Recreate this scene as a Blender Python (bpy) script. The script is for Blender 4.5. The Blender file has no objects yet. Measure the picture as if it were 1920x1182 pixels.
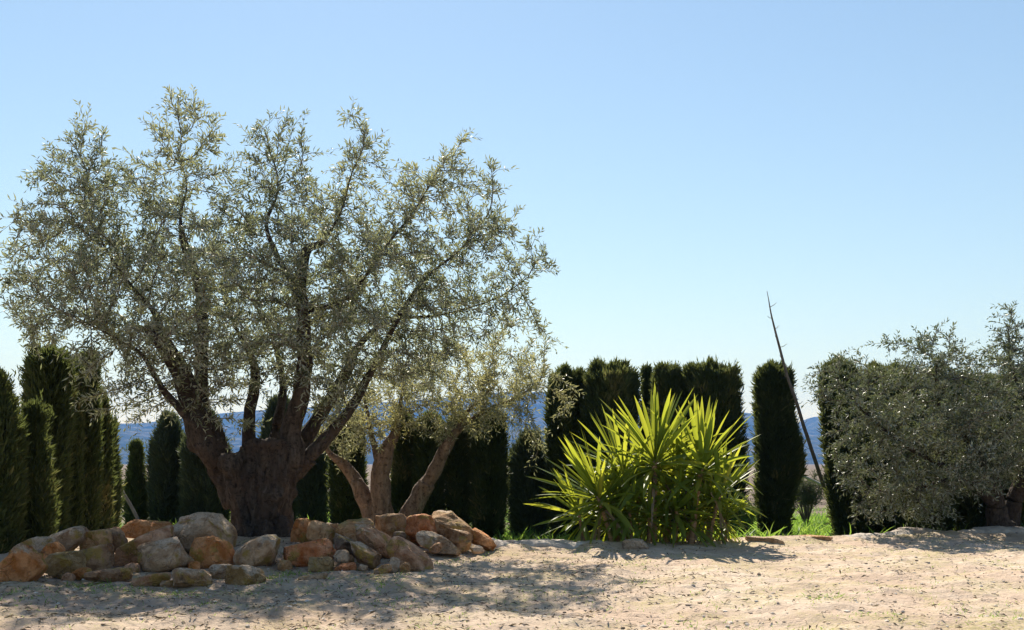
import bpy, math, random
import numpy as np
from mathutils import Vector, Matrix, kdtree
from mathutils import noise as mnoise

random.seed(7)
rng = np.random.default_rng(11)
scene = bpy.context.scene
COL = scene.collection

# ---------------------------------------------------------------- camera maths
FPX, CX, HY, EYE = 1867.0, 960.0, 870.0, 0.96     # focal length in photo pixels, horizon row, eye height


def P(px, py, Y):
    """World point at distance Y that the photo shows at pixel px, py."""
    return np.array(((px - CX) / FPX * Y, Y, EYE - (py - HY) / FPX * Y))


# ---------------------------------------------------------------- numpy noise
def _hash(ix, iy, iz, seed):
    h = (ix * 374761393 + iy * 668265263 + iz * 2147483647 + seed * 144665) & 0xFFFFFFFF
    h = ((h ^ (h >> 13)) * 1274126177) & 0xFFFFFFFF
    h = ((h ^ (h >> 16)) * 2246822519) & 0xFFFFFFFF
    return ((h ^ (h >> 15)) & 0xFFFFFF) / float(0xFFFFFF)


def vnoise(p, seed=0):
    p = np.asarray(p, float)
    i = np.floor(p).astype(np.int64)
    f = p - i
    f = f * f * (3 - 2 * f)
    r = 0
    for dx in (0, 1):
        wx = f[:, 0] if dx else 1 - f[:, 0]
        for dy in (0, 1):
            wy = f[:, 1] if dy else 1 - f[:, 1]
            for dz in (0, 1):
                wz = f[:, 2] if dz else 1 - f[:, 2]
                r = r + wx * wy * wz * _hash(i[:, 0] + dx, i[:, 1] + dy, i[:, 2] + dz, seed)
    return r * 2 - 1


def fbm(p, octaves=4, seed=0, gain=0.5):
    p = np.asarray(p, float)
    a, s, t = 1.0, 0, 0
    for k in range(octaves):
        s = s + a * vnoise(p * (2.03 ** k) + 17.3 * k, seed + k)
        t += a
        a *= gain
    return s / t


def sstep(a, b, x):
    t = np.clip((np.asarray(x, float) - a) / (b - a), 0, 1)
    return t * t * (3 - 2 * t)


def norm(v):
    v = np.asarray(v, float)
    return v / np.maximum(np.linalg.norm(v, axis=-1, keepdims=True), 1e-9)


# ---------------------------------------------------------------- mesh builder
class MB:
    def __init__(self):
        self.v, self.f, self.m, self.a, self.n, self.s = [], [], [], [], 0, []

    def add(self, verts, faces, mat=0, lv=0.5, smooth=True):
        verts = np.asarray(verts, float).reshape(-1, 3)
        faces = np.asarray(faces, np.int64)
        self.v.append(verts)
        self.f.append(faces + self.n)
        self.m.append(np.full(len(faces), mat, np.int32))
        self.s.append(np.full(len(faces), smooth, bool))
        self.a.append(np.broadcast_to(np.asarray(lv, float), (len(verts),)).copy())
        self.n += len(verts)

    def mesh(self, name, mats, attr=True):
        me = bpy.data.meshes.new(name)
        V = np.concatenate(self.v)
        me.vertices.add(len(V))
        me.vertices.foreach_set("co", V.ravel().astype(np.float32))
        loops = np.concatenate([f.ravel() for f in self.f])
        tot = np.concatenate([np.full(len(f), f.shape[1], np.int64) for f in self.f])
        starts = np.concatenate(([0], np.cumsum(tot)[:-1]))
        me.loops.add(len(loops))
        me.loops.foreach_set("vertex_index", loops.astype(np.int32))
        me.polygons.add(len(tot))
        me.polygons.foreach_set("loop_start", starts.astype(np.int32))
        me.polygons.foreach_set("material_index", np.concatenate(self.m))
        me.polygons.foreach_set("use_smooth", np.concatenate(self.s))
        me.update(calc_edges=True)
        me.validate()
        if attr:
            at = me.attributes.new("lv", 'FLOAT', 'POINT')
            at.data.foreach_set("value", np.concatenate(self.a).astype(np.float32))
        for m in mats:
            me.materials.append(m)
        return me


def link(name, me, parent=None):
    o = bpy.data.objects.new(name, me)
    COL.objects.link(o)
    if parent is not None:
        o.parent = parent
    return o


def empty(name, loc, label, cat, group=None):
    o = bpy.data.objects.new(name, None)
    COL.objects.link(o)
    o.location = loc
    o.empty_display_size = 0.2
    tag(o, label, cat, group)
    return o


def tag(o, label=None, cat=None, group=None, kind=None):
    for k, v in (("label", label), ("category", cat), ("group", group), ("kind", kind)):
        if v:
            o[k] = v
    return o


def tube(path, rad, sides=8, cap=True, twist=0.0):
    path = np.asarray(path, float)
    n = len(path)
    rad = np.broadcast_to(np.asarray(rad, float), (n,))
    t = norm(np.gradient(path, axis=0))
    ref = np.array((1.0, 0, 0)) if abs(t[0][0]) < 0.8 else np.array((0, 1.0, 0))
    u = ref - t[0] * np.dot(ref, t[0])
    u /= np.linalg.norm(u)
    th = np.arange(sides) / sides * 2 * np.pi
    rings = []
    for i in range(n):
        u = u - t[i] * np.dot(u, t[i])
        u /= max(np.linalg.norm(u), 1e-9)
        w = np.cross(t[i], u)
        rings.append(path[i] + rad[i] * (np.cos(th)[:, None] * u + np.sin(th)[:, None] * w))
    V = np.concatenate(rings)
    a = np.arange(sides)
    b = (a + 1) % sides
    F = np.concatenate([np.stack((i * sides + a, i * sides + b, (i + 1) * sides + b, (i + 1) * sides + a), 1) for i in range(n - 1)])
    T = None
    if cap:
        V = np.concatenate((V, path[:1], path[-1:]))
        c0, c1 = len(V) - 2, len(V) - 1
        T = np.concatenate((np.stack((b, a, np.full(sides, c0)), 1),
                            np.stack(((n - 1) * sides + a, (n - 1) * sides + b, np.full(sides, c1)), 1)))
    return V, F, T


def catmull(pts, spacing=0.05):
    """Smooth a list of rows (x, y, z, r) to an even spacing."""
    pts = np.asarray(pts, float)
    q = np.vstack((2 * pts[0] - pts[1], pts, 2 * pts[-1] - pts[-2]))
    out = []
    for i in range(1, len(q) - 2):
        L = np.linalg.norm(q[i + 1][:3] - q[i][:3])
        k = max(1, int(L / spacing))
        for t in np.arange(k) / k:
            t2, t3 = t * t, t * t * t
            out.append(0.5 * ((2 * q[i]) + (-q[i - 1] + q[i + 1]) * t + (2 * q[i - 1] - 5 * q[i] + 4 * q[i + 1] - q[i + 2]) * t2
                              + (-q[i - 1] + 3 * q[i] - 3 * q[i + 1] + q[i + 2]) * t3))
    out.append(pts[-1])
    return np.array(out)


# ---------------------------------------------------------------- materials
class NT:
    def __init__(self, name):
        self.mat = bpy.data.materials.new(name)
        self.mat.use_nodes = True
        self.t = self.mat.node_tree
        self.t.nodes.clear()
        self.out = self.t.nodes.new("ShaderNodeOutputMaterial")

    def n(self, typ, ins=None, **props):
        nd = self.t.nodes.new("ShaderNode" + typ)
        for k, v in props.items():
            setattr(nd, k, v)
        for k, v in (ins or {}).items():
            self.set(nd.inputs[k], v)
        return nd

    def set(self, sock, v):
        if isinstance(v, bpy.types.NodeSocket):
            self.t.links.new(v, sock)
        else:
            if isinstance(v, (tuple, list)) and len(v) == 3 and sock.type == 'RGBA':
                v = (*v, 1)
            sock.default_value = v

    def mix(self, fac, a, b, blend='MIX'):
        nd = self.t.nodes.new("ShaderNodeMix")
        nd.data_type = 'RGBA'
        nd.blend_type = blend
        self.set(nd.inputs[0], fac)
        self.set(nd.inputs[6], a)
        self.set(nd.inputs[7], b)
        return nd.outputs[2]

    def ramp(self, fac, stops, interp='LINEAR'):
        nd = self.t.nodes.new("ShaderNodeValToRGB")
        nd.color_ramp.interpolation = interp
        el = nd.color_ramp.elements
        while len(el) < len(stops):
            el.new(0.5)
        for e, (p, c) in zip(el, stops):
            e.position = p
            e.color = (*c, 1) if len(c) == 3 else c
        self.set(nd.inputs[0], fac)
        return nd.outputs[0]

    def math(self, op, a, b=0.0, clamp=False):
        nd = self.t.nodes.new("ShaderNodeMath")
        nd.operation = op
        nd.use_clamp = clamp
        self.set(nd.inputs[0], a)
        self.set(nd.inputs[1], b)
        return nd.outputs[0]

    def noise(self, vec, scale, detail=4, rough=0.55, out=0):
        nd = self.n("TexNoise", {"Scale": scale, "Detail": detail, "Roughness": rough})
        if vec is not None:
            self.set(nd.inputs["Vector"], vec)
        return nd.outputs[out]

    def mapping(self, vec, scale=(1, 1, 1), loc=(0, 0, 0)):
        nd = self.n("Mapping")
        self.set(nd.inputs["Vector"], vec)
        nd.inputs["Scale"].default_value = scale
        self.set(nd.inputs["Location"], loc)
        return nd.outputs[0]

    def bump(self, h, strength=0.5, dist=0.02, prev=None):
        nd = self.n("Bump", {"Strength": strength, "Distance": dist, "Height": h})
        if prev is not None:
            self.set(nd.inputs["Normal"], prev)
        return nd.outputs[0]

    def surf(self, s):
        self.t.links.new(s, self.out.inputs["Surface"])
        return self.mat


def grey(v):
    return (v, v, v)


def mat_leaf(name, dark, mid, yellow, back, trans, tfac=0.4, rough=0.42, spec=0.5):
    t = NT(name)
    lv = t.n("Attribute", attribute_name="lv").outputs["Fac"]
    front = t.ramp(lv, [(0.0, dark), (0.62, mid), (1.0, yellow)])
    bf = t.n("NewGeometry").outputs["Backfacing"]
    col = t.mix(bf, front, back)
    p = t.n("BsdfPrincipled", {"Base Color": col, "Roughness": rough, "Specular IOR Level": spec})
    tc = t.mix(0.75, trans, front, 'MIX')
    tc = t.mix(0.45, tc, trans)
    tr = t.n("BsdfTranslucent", {"Color": tc})
    m = t.n("MixShader", {0: tfac, 1: p.outputs[0], 2: tr.outputs[0]})
    return t.surf(m.outputs[0])


def mat_bark(name, dark, light, red, scale=1.0):
    t = NT(name)
    co = t.n("TexCoord").outputs["Object"]
    warp = t.n("VectorMath", {0: co}, operation='ADD')
    wn = t.n("VectorMath", {0: t.noise(co, 3.0 * scale, 3, 0.5, 1), 1: (.16, .16, .16)}, operation='MULTIPLY')
    t.set(warp.inputs[1], wn.outputs[0])
    st = t.mapping(warp.outputs[0], (1, 1, 0.16))
    n1 = t.noise(st, 16 * scale, 7, 0.68)
    n2 = t.noise(co, 3.2 * scale, 5, 0.62)
    n3 = t.noise(st, 60 * scale, 5, 0.7)
    n4 = t.noise(co, 22 * scale, 5, 0.7)
    c = t.ramp(n1, [(0.36, dark), (0.66, light)])
    c = t.mix(t.ramp(n2, [(0.42, grey(0)), (0.60, grey(0.85))]), c, red)
    c = t.mix(t.ramp(n4, [(0.36, grey(0.75)), (0.50, grey(0))]), c, tuple(x * 0.45 for x in dark))
    c = t.mix(t.ramp(t.noise(co, 6.5 * scale, 5, 0.65), [(0.60, grey(0)), (0.70, grey(0.6))]), c, tuple(x * 1.35 for x in light))
    h = t.math('ADD', t.math('MULTIPLY', n1, 1.0), t.math('ADD', t.math('MULTIPLY', n4, 0.5), t.math('MULTIPLY', n3, 0.3)))
    p = t.n("BsdfPrincipled", {"Base Color": c, "Roughness": 0.9, "Specular IOR Level": 0.2, "Normal": t.bump(h, 1.0, 0.05)})
    return t.surf(p.outputs[0])


def mat_plain(name, c1, c2, scale=8, rough=0.85, bump=0.4, stretch=(1, 1, 1), spec=0.25):
    t = NT(name)
    co = t.mapping(t.n("TexCoord").outputs["Object"], stretch)
    n1 = t.noise(co, scale, 5, 0.6)
    c = t.ramp(n1, [(0.3, c1), (0.7, c2)])
    p = t.n("BsdfPrincipled", {"Base Color": c, "Roughness": rough, "Specular IOR Level": spec,
                               "Normal": t.bump(t.noise(co, scale * 4, 5, 0.65), bump, 0.02)})
    return t.surf(p.outputs[0])


M = {}
M['olive_leaf'] = mat_leaf("olive_leaf", (.045, .062, .024), (.140, .155, .095), (.34, .32, .13), (.35, .36, .30), (.32, .345, .15), 0.46, 0.48, 0.5)
M['olive_leaf_pale'] = mat_leaf("pale_olive_leaf", (.060, .074, .032), (.18, .18, .095), (.42, .36, .11), (.33, .33, .25), (.37, .365, .15), 0.48, 0.48, 0.45)
M['olive_leaf_dark'] = mat_leaf("dark_olive_leaf", (.022, .037, .012), (.080, .104, .044), (.22, .22, .095), (.29, .305, .235), (.15, .18, .055), 0.30, 0.46, 0.6)
M['cypress'] = mat_leaf("cypress_foliage", (.022, .036, .013), (.066, .088, .030), (.24, .20, .08), (.050, .068, .025), (.19, .21, .055), 0.38, 0.6, 0.25)
M['cypress_light'] = mat_leaf("sunny_cypress_foliage", (.026, .042, .013), (.072, .096, .030), (.24, .20, .075), (.058, .075, .026), (.19, .22, .055), 0.38, 0.6, 0.25)
M['cypress_grey'] = mat_leaf("greyish_conifer_foliage", (.036, .052, .030), (.078, .098, .055), (.17, .185, .08), (.055, .075, .045), (.13, .15, .05), 0.34, 0.6, 0.25)
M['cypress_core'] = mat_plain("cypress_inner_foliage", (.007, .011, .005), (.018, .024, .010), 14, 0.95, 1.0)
M['yucca'] = mat_leaf("yucca_leaf", (.030, .078, .014), (.085, .15, .018), (.40, .37, .05), (.09, .155, .03), (.64, .66, .05), 0.50, 0.50, 0.4)
M['grass'] = mat_leaf("grass_blade", (.05, .12, .02), (.12, .23, .035), (.36, .33, .12), (.10, .20, .03), (.40, .60, .07), 0.48, 0.5, 0.3)
M['dry'] = mat_leaf("dry_litter", (.06, .045, .03), (.16, .12, .075), (.34, .28, .18), (.18, .14, .09), (.20, .15, .08), 0.15, 0.8, 0.2)
M['bark'] = mat_bark("olive_bark", (.028, .022, .017), (.115, .090, .070), (.066, .045, .032))
M['bark_tan'] = mat_bark("tan_olive_bark", (.09, .062, .044), (.27, .20, .145), (.20, .13, .09), 0.9)
M['twig'] = mat_plain("twig_bark", (.07, .055, .042), (.17, .135, .105), 20, 0.85, 0.3)
M['cutwood'] = mat_plain("weathered_cut_wood", (.14, .105, .075), (.30, .24, .18), 12, 0.9, 0.8, (1, 1, .3))
M['stalk'] = mat_plain("dead_stalk", (.10, .085, .075), (.20, .17, .15), 25, 0.85, 0.4, (1, 1, .2))
M['pale_wood'] = mat_plain("bleached_wood", (.30, .26, .22), (.48, .43, .37), 15, 0.85, 0.4, (1, 1, .2))
M['yucca_stem'] = mat_plain("yucca_stem", (.22, .13, .07), (.52, .34, .19), 26, 0.9, 0.9, (.5, .5, 2.5))


def mat_rock():
    t = NT("sandstone_rock")
    oi = t.n("ObjectInfo")
    co = t.n("TexCoord").outputs["Object"]
    off = t.n("VectorMath", {0: co}, operation='ADD')
    rv = t.math('MULTIPLY', oi.outputs["Random"], 37.0)
    cmb = t.n("CombineXYZ", {0: rv, 1: rv, 2: rv})
    t.set(off.inputs[1], cmb.outputs[0])
    v = off.outputs[0]
    big = t.noise(v, 3.0, 5, 0.6)
    med = t.noise(v, 9.0, 6, 0.65)
    fine = t.noise(v, 55.0, 8, 0.75)
    frac = t.n("TexVoronoi", {"Scale": 4.5}, feature='DISTANCE_TO_EDGE')
    t.set(frac.inputs["Vector"], t.mix(0.25, v, t.noise(v, 6.0, 4, 0.6, 1)))
    fr = t.ramp(frac.outputs["Distance"], [(0.0, grey(0)), (0.045, grey(1))])
    base = oi.outputs["Color"]
    c = t.mix(t.ramp(med, [(0.38, grey(0)), (0.62, grey(1))]), t.mix(1.0, base, (.62, .54, .46), 'MULTIPLY'), t.mix(0.30, base, (.86, .60, .38)))
    # grey weathering crust with its own patchy outline, heavier where Alpha of the object colour is high
    z = t.n("SeparateXYZ", {0: co}).outputs[2]
    crust = t.math('ADD', t.math('MULTIPLY', z, 2.2), t.math('ADD', t.math('MULTIPLY', big, 1.9), t.math('SUBTRACT', t.math('MULTIPLY', oi.outputs["Alpha"], 0.8), 1.68)))
    crust = t.math('ADD', crust, t.math('MULTIPLY', t.math('SUBTRACT', med, 0.5), 0.9))
    cm = t.ramp(crust, [(0.02, grey(0)), (0.16, grey(0.95))])
    c = t.mix(cm, c, t.ramp(fine, [(0.3, (.38, .27, .175)), (0.62, (.74, .58, .42))]))
    # ochre lichen patches
    li = t.ramp(t.noise(t.mapping(v, loc=(4.1, 2.2, 9.3)), 5.0, 5, 0.66), [(0.54, grey(0)), (0.62, grey(0.85))])
    c = t.mix(li, c, (.40, .26, .055))
    bl = t.ramp(t.noise(t.mapping(v, loc=(14.1, 7.2, 1.3)), 9.0, 6, 0.72), [(0.58, grey(0)), (0.68, grey(0.65))])
    c = t.mix(bl, c, (.085, .062, .045))
    c = t.mix(t.ramp(fine, [(0.32, grey(0.40)), (0.44, grey(0))]), c, (.14, .09, .055))
    h = t.math('ADD', t.math('MULTIPLY', med, 1.0), t.math('ADD', t.math('MULTIPLY', fine, 0.6), t.math('MULTIPLY', fr, 0.35)))
    p = t.n("BsdfPrincipled", {"Base Color": c, "Roughness": 0.88, "Specular IOR Level": 0.25, "Normal": t.bump(h, 1.0, 0.07)})
    return t.surf(p.outputs[0])


M['rock'] = mat_rock()


def mat_ground():
    t = NT("ground_soil")
    pos = t.n("NewGeometry").outputs["Position"]
    yard = t.n("Attribute", attribute_name="yard").outputs["Fac"]
    green = t.n("Attribute", attribute_name="green").outputs["Fac"]
    n1 = t.noise(pos, 0.9, 6, 0.62)
    n2 = t.noise(pos, 7.0, 6, 0.68)
    n3 = t.noise(pos, 38.0, 5, 0.7)
    c = t.ramp(n2, [(0.28, (.41, .31, .225)), (0.5, (.55, .435, .33)), (0.72, (.67, .555, .435))])
    c = t.mix(t.ramp(n1, [(0.42, grey(0)), (0.60, grey(0.8))]), c, (.47, .345, .255))
    c = t.mix(t.ramp(n3, [(0.28, grey(0.7)), (0.40, grey(0))]), c, (.22, .165, .12))
    # thin dry grass film in patches
    gp = t.math('MULTIPLY', t.ramp(t.noise(t.mapping(pos, loc=(3, 8, 1)), 1.7, 6, 0.7), [(0.47, grey(0)), (0.62, grey(1))]),
                t.ramp(n3, [(0.40, grey(0)), (0.58, grey(0.8))]))
    c = t.mix(gp, c, (.38, .33, .14))
    # litter under the olive tree and along the stones
    lit = t.n("Attribute", attribute_name="litter").outputs["Fac"]
    lm = t.math('MULTIPLY', lit, t.ramp(n2, [(0.40, grey(0.15)), (0.58, grey(0.85))]))
    c = t.mix(lm, c, (.27, .185, .125))
    # field beyond the yard
    xyz = t.n("SeparateXYZ", {0: pos})
    w = t.n("TexWave", {"Scale": 0.08, "Distortion": 2.0, "Detail": 2.0, "Detail Scale": 0.5}, wave_type='BANDS', bands_direction='Y')
    t.set(w.inputs["Vector"], pos)
    fld = t.ramp(w.outputs["Fac"], [(0.30, (.07, .055, .042)), (0.6, (.20, .155, .12))])
    fld = t.mix(t.ramp(t.noise(pos, 0.02, 4, 0.6), [(0.4, grey(0)), (0.6, grey(0.7))]), fld, (.13, .09, .068))
    gr = t.ramp(n2, [(0.3, (.07, .13, .025)), (0.7, (.16, .24, .045))])
    fld = t.mix(green, fld, gr)
    c = t.mix(yard, fld, c)
    h = t.math('ADD', t.math('MULTIPLY', n2, 1.0), t.math('MULTIPLY', n3, 0.5))
    p = t.n("BsdfPrincipled", {"Base Color": c, "Roughness": 0.95, "Specular IOR Level": 0.1, "Normal": t.bump(h, 0.9, 0.04)})
    return t.surf(p.outputs[0])


M['ground'] = mat_ground()
M['kerb'] = mat_plain("rough_lime_kerb", (.26, .215, .18), (.56, .50, .43), 5, 0.95, 1.0)
M['pebble'] = None


def mat_pebble():
    t = NT("pebbles")
    lv = t.n("Attribute", attribute_name="lv").outputs["Fac"]
    c = t.ramp(lv, [(0.0, (.07, .05, .036)), (0.45, (.20, .15, .11)), (0.75, (.40, .32, .25)), (1.0, (.58, .52, .45))])
    co = t.n("TexCoord").outputs["Object"]
    p = t.n("BsdfPrincipled", {"Base Color": c, "Roughness": 0.9, "Specular IOR Level": 0.2, "Normal": t.bump(t.noise(co, 60, 4), 0.6, 0.01)})
    return t.surf(p.outputs[0])


M['pebble'] = mat_pebble()


def mat_hills():
    t = NT("scrub_hillside")
    pos = t.n("NewGeometry").outputs["Position"]
    n1 = t.noise(pos, 0.016, 8, 0.72)
    n2 = t.noise(pos, 0.0025, 4, 0.6)
    c = t.ramp(n1, [(0.38, (.012, .018, .008)), (0.52, (.07, .07, .04)), (0.68, (.26, .22, .15))])
    c = t.mix(t.ramp(n2, [(0.45, grey(0)), (0.6, grey(0.6))]), c, (.06, .07, .035))
    p = t.n("BsdfPrincipled", {"Base Color": c, "Roughness": 1.0, "Specular IOR Level": 0.0, "Normal": t.bump(n1, 1.0, 20)})
    return t.surf(p.outputs[0])


M['hills'] = mat_hills()

# ---------------------------------------------------------------- terrain
MC = np.array((-2.9, 11.3))


def edge_y(x):
    return np.interp(x, [-30, -6, -3, -1.0, -0.35, -0.15, 6.94, 30], [14.5, 14.2, 14.0, 13.2, 11.5, 11.06, 13.5, 21])


def gz(x, y, fine=True):
    """Height of the ground at x, y."""
    x = np.atleast_1d(np.asarray(x, float))
    y = np.atleast_1d(np.asarray(y, float))
    q = np.sqrt(((x - MC[0]) / 2.85) ** 2 + ((y - MC[1]) / 2.75) ** 2)
    z = 0.15 * sstep(1.05, 0.55, q)
    e = y - edge_y(x)
    z = z + 0.045 * np.exp(-(e / 0.35) ** 2) * sstep(-1.2, 0, x)
    z = z - 0.30 * sstep(0.05, 1.3, e)
    far = sstep(20, 60, np.hypot(x, y))
    p = np.stack((x, y, np.zeros_like(x)), 1)
    z = z + (1 - far) * 0.045 * fbm(p * 0.55, 3, 3)
    if fine:
        near = sstep(26, 14, y)
        z = z + near * (0.035 * fbm(p * 1.5, 3, 19) + 0.040 * fbm(p * 3.4, 4, 9) + 0.030 * np.maximum(0, fbm(p * 8.0, 4, 21) - 0.02))
    z = z + far * 0.1 * fbm(p * 0.01, 2, 5)
    return z


def g1(x, y):
    return float(gz([x], [y])[0])


def build_ground():
    def geo(a, b, n):
        return np.geomspace(a, b, n)
    xs = np.concatenate((-geo(7.2, 6000, 60)[::-1], np.arange(-7.0, 9.0, 0.036), geo(9.1, 6000, 60)))
    ys = np.concatenate((-geo(1.0, 6000, 30)[::-1], np.arange(0, 4.5, 0.3), np.arange(4.5, 14.8, 0.032), np.arange(14.9, 30, 0.3), geo(30.5, 6000, 80)))
    X, Y = np.meshgrid(xs, ys)
    x, y = X.ravel(), Y.ravel()
    z = gz(x, y)
    nx, ny = len(xs), len(ys)
    i = np.arange(nx * ny).reshape(ny, nx)
    F = np.stack((i[:-1, :-1].ravel(), i[:-1, 1:].ravel(), i[1:, 1:].ravel(), i[1:, :-1].ravel()), 1)
    mb = MB()
    mb.add(np.stack((x, y, z), 1), F)
    me = mb.mesh("ground", [M['ground']], attr=False)
    p2 = np.stack((x, y, 0 * x), 1)
    e = y - edge_y(x) + 0.35 * fbm(p2 * 1.3, 3, 41)
    yard = 1 - sstep(0.0, 0.35, e)
    green = sstep(0.3, 1.0, e) * sstep(30, 22, y + 5 * fbm(p2 * 0.15, 3, 44)) * sstep(-0.45, 0.0, fbm(p2 * 0.35, 3, 47))
    q = np.hypot(x + 2.6, (y - 9.3) * 0.75)
    lit = sstep(4.2, 1.2, q + 1.2 * fbm(p2 * 0.8, 3, 51))
    for nm, a in (("yard", yard), ("green", green), ("litter", lit)):
        at = me.attributes.new(nm, 'FLOAT', 'POINT')
        at.data.foreach_set("value", a.astype(np.float32))
    tag(link("ground", me), kind="structure")


build_ground()


def build_kerb():
    mb = MB()
    xs = np.arange(-0.25, 16, 0.03)
    ns = 17
    rows = []
    for k, x in enumerate(xs):
        y0 = float(edge_y(x)) + 0.05
        th = np.linspace(0, np.pi, ns)
        pr = np.stack((np.full(ns, x), y0 - 0.20 * np.cos(th) * 1.0, -0.05 + 0.125 * np.sin(th) ** 0.6), 1)
        rows.append(pr)
    V = np.concatenate(rows)
    base = gz(V[:, 0], edge_y(V[:, 0]), False)
    V[:, 2] += base - 0.005
    d = fbm(V * np.array((2.2, 4, 4)), 4, 61)
    lump = sstep(-0.25, 0.2, fbm(np.stack((V[:, 0] * 0.9, V[:, 0] * 0, V[:, 0] * 0), 1), 2, 66))
    V[:, 2] += 0.045 * d + 0.030 * fbm(V * np.array((9, 12, 12)), 4, 67) - 0.085 * (1 - lump)
    V[:, 1] += 0.16 * fbm(V * 2.5, 3, 63) + 0.05 * fbm(V * 11, 3, 64)
    n = len(xs)
    i = np.arange(n * ns).reshape(n, ns)
    F = np.stack((i[:-1, :-1].ravel(), i[1:, :-1].ravel(), i[1:, 1:].ravel(), i[:-1, 1:].ravel()), 1)
    mb.add(V, F)
    tag(link("kerb", mb.mesh("kerb", [M['kerb']])), kind="structure")


build_kerb()


def build_hills():
    mb = MB()
    nu, nv = 420, 36
    ridges = [(4300, [(-1400, 800), (-200, 797), (140, 797), (300, 792), (430, 775), (620, 762), (800, 748), (960, 733), (1040, 737), (1200, 762), (1390, 774), (1430, 800), (1480, 803), (1520, 782), (1640, 768), (1900, 790), (2400, 772), (3400, 800)], 71),
              (3500, [(-1400, 806), (0, 812), (200, 803), (300, 806), (500, 826), (800, 820), (1000, 800), (1200, 815), (1400, 812), (1480, 822), (1560, 815), (2000, 806), (3400, 830)], 77)]
    for D, prof, seed in ridges:
        px = np.array([p[0] for p in prof], float)
        h = (HY - np.array([p[1] for p in prof], float)) / FPX * D + EYE
        xs = np.linspace((-1400 - CX) / FPX * D, (3400 - CX) / FPX * D, nu)
        hh = np.interp(xs, (px - CX) / FPX * D, h)
        v = np.linspace(-1, 1, nv)
        XX = np.repeat(xs, nv)
        VV = np.tile(v, nu)
        HH = np.repeat(hh, nv)
        w = np.where(VV < 0, 1100.0, 700.0)
        YY = D + VV * w
        p = np.stack((XX / 420, YY / 420, 0 * XX), 1)
        f = fbm(p, 5, seed)
        prof_z = np.cos(VV * np.pi / 2) ** 1.3
        Z = HH * prof_z * (1 + 0.45 * f * (1 - prof_z ** 3)) + 6 * f * prof_z - 1.2
        i = np.arange(nu * nv).reshape(nu, nv)
        F = np.stack((i[:-1, :-1].ravel(), i[1:, :-1].ravel(), i[1:, 1:].ravel(), i[:-1, 1:].ravel()), 1)
        mb.add(np.stack((XX, YY, Z), 1), F)
    tag(link("hills", mb.mesh("hills", [M['hills']])), kind="structure")


build_hills()

# haze: the air between the yard and the far hills
HAZE_D, HAZE_C, HAZE_A = 0.00018, (0.13, 0.37, 1.0), 0.0
bm_v = np.array([(x, y, z) for x in (-6100, 6100) for y in (-6100, 6100) for z in (-3, 420)], float)
bm_f = np.array([(0, 1, 3, 2), (4, 6, 7, 5), (0, 4, 5, 1), (2, 3, 7, 6), (0, 2, 6, 4), (1, 5, 7, 3)])
mb = MB()
mb.add(bm_v, bm_f, smooth=False)
t = NT("haze_air")
vol = t.n("VolumePrincipled", {"Color": HAZE_C, "Density": HAZE_D, "Anisotropy": HAZE_A, "Absorption Color": (0.30, 0.30, 0.30)})
t.t.links.new(vol.outputs[0], t.out.inputs["Volume"])
hz = tag(link("haze", mb.mesh("haze", [t.mat])), kind="stuff")


# ---------------------------------------------------------------- foliage helpers
def leaf_quads(p, d, n, L, W, bend=0.12):
    """Diamond leaves: base p, direction d, normal n."""
    w = norm(np.cross(d, n))
    nn = np.cross(w, d)
    L = L[:, None]
    W = W[:, None]
    a = p
    m = p + d * L * 0.48 + nn * L * bend
    tip = p + d * L
    V = np.stack((a, m + w * W * 0.5, tip, m - w * W * 0.5), 1).reshape(-1, 3)
    F = np.arange(len(p) * 4).reshape(-1, 4)
    return V, F


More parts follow.
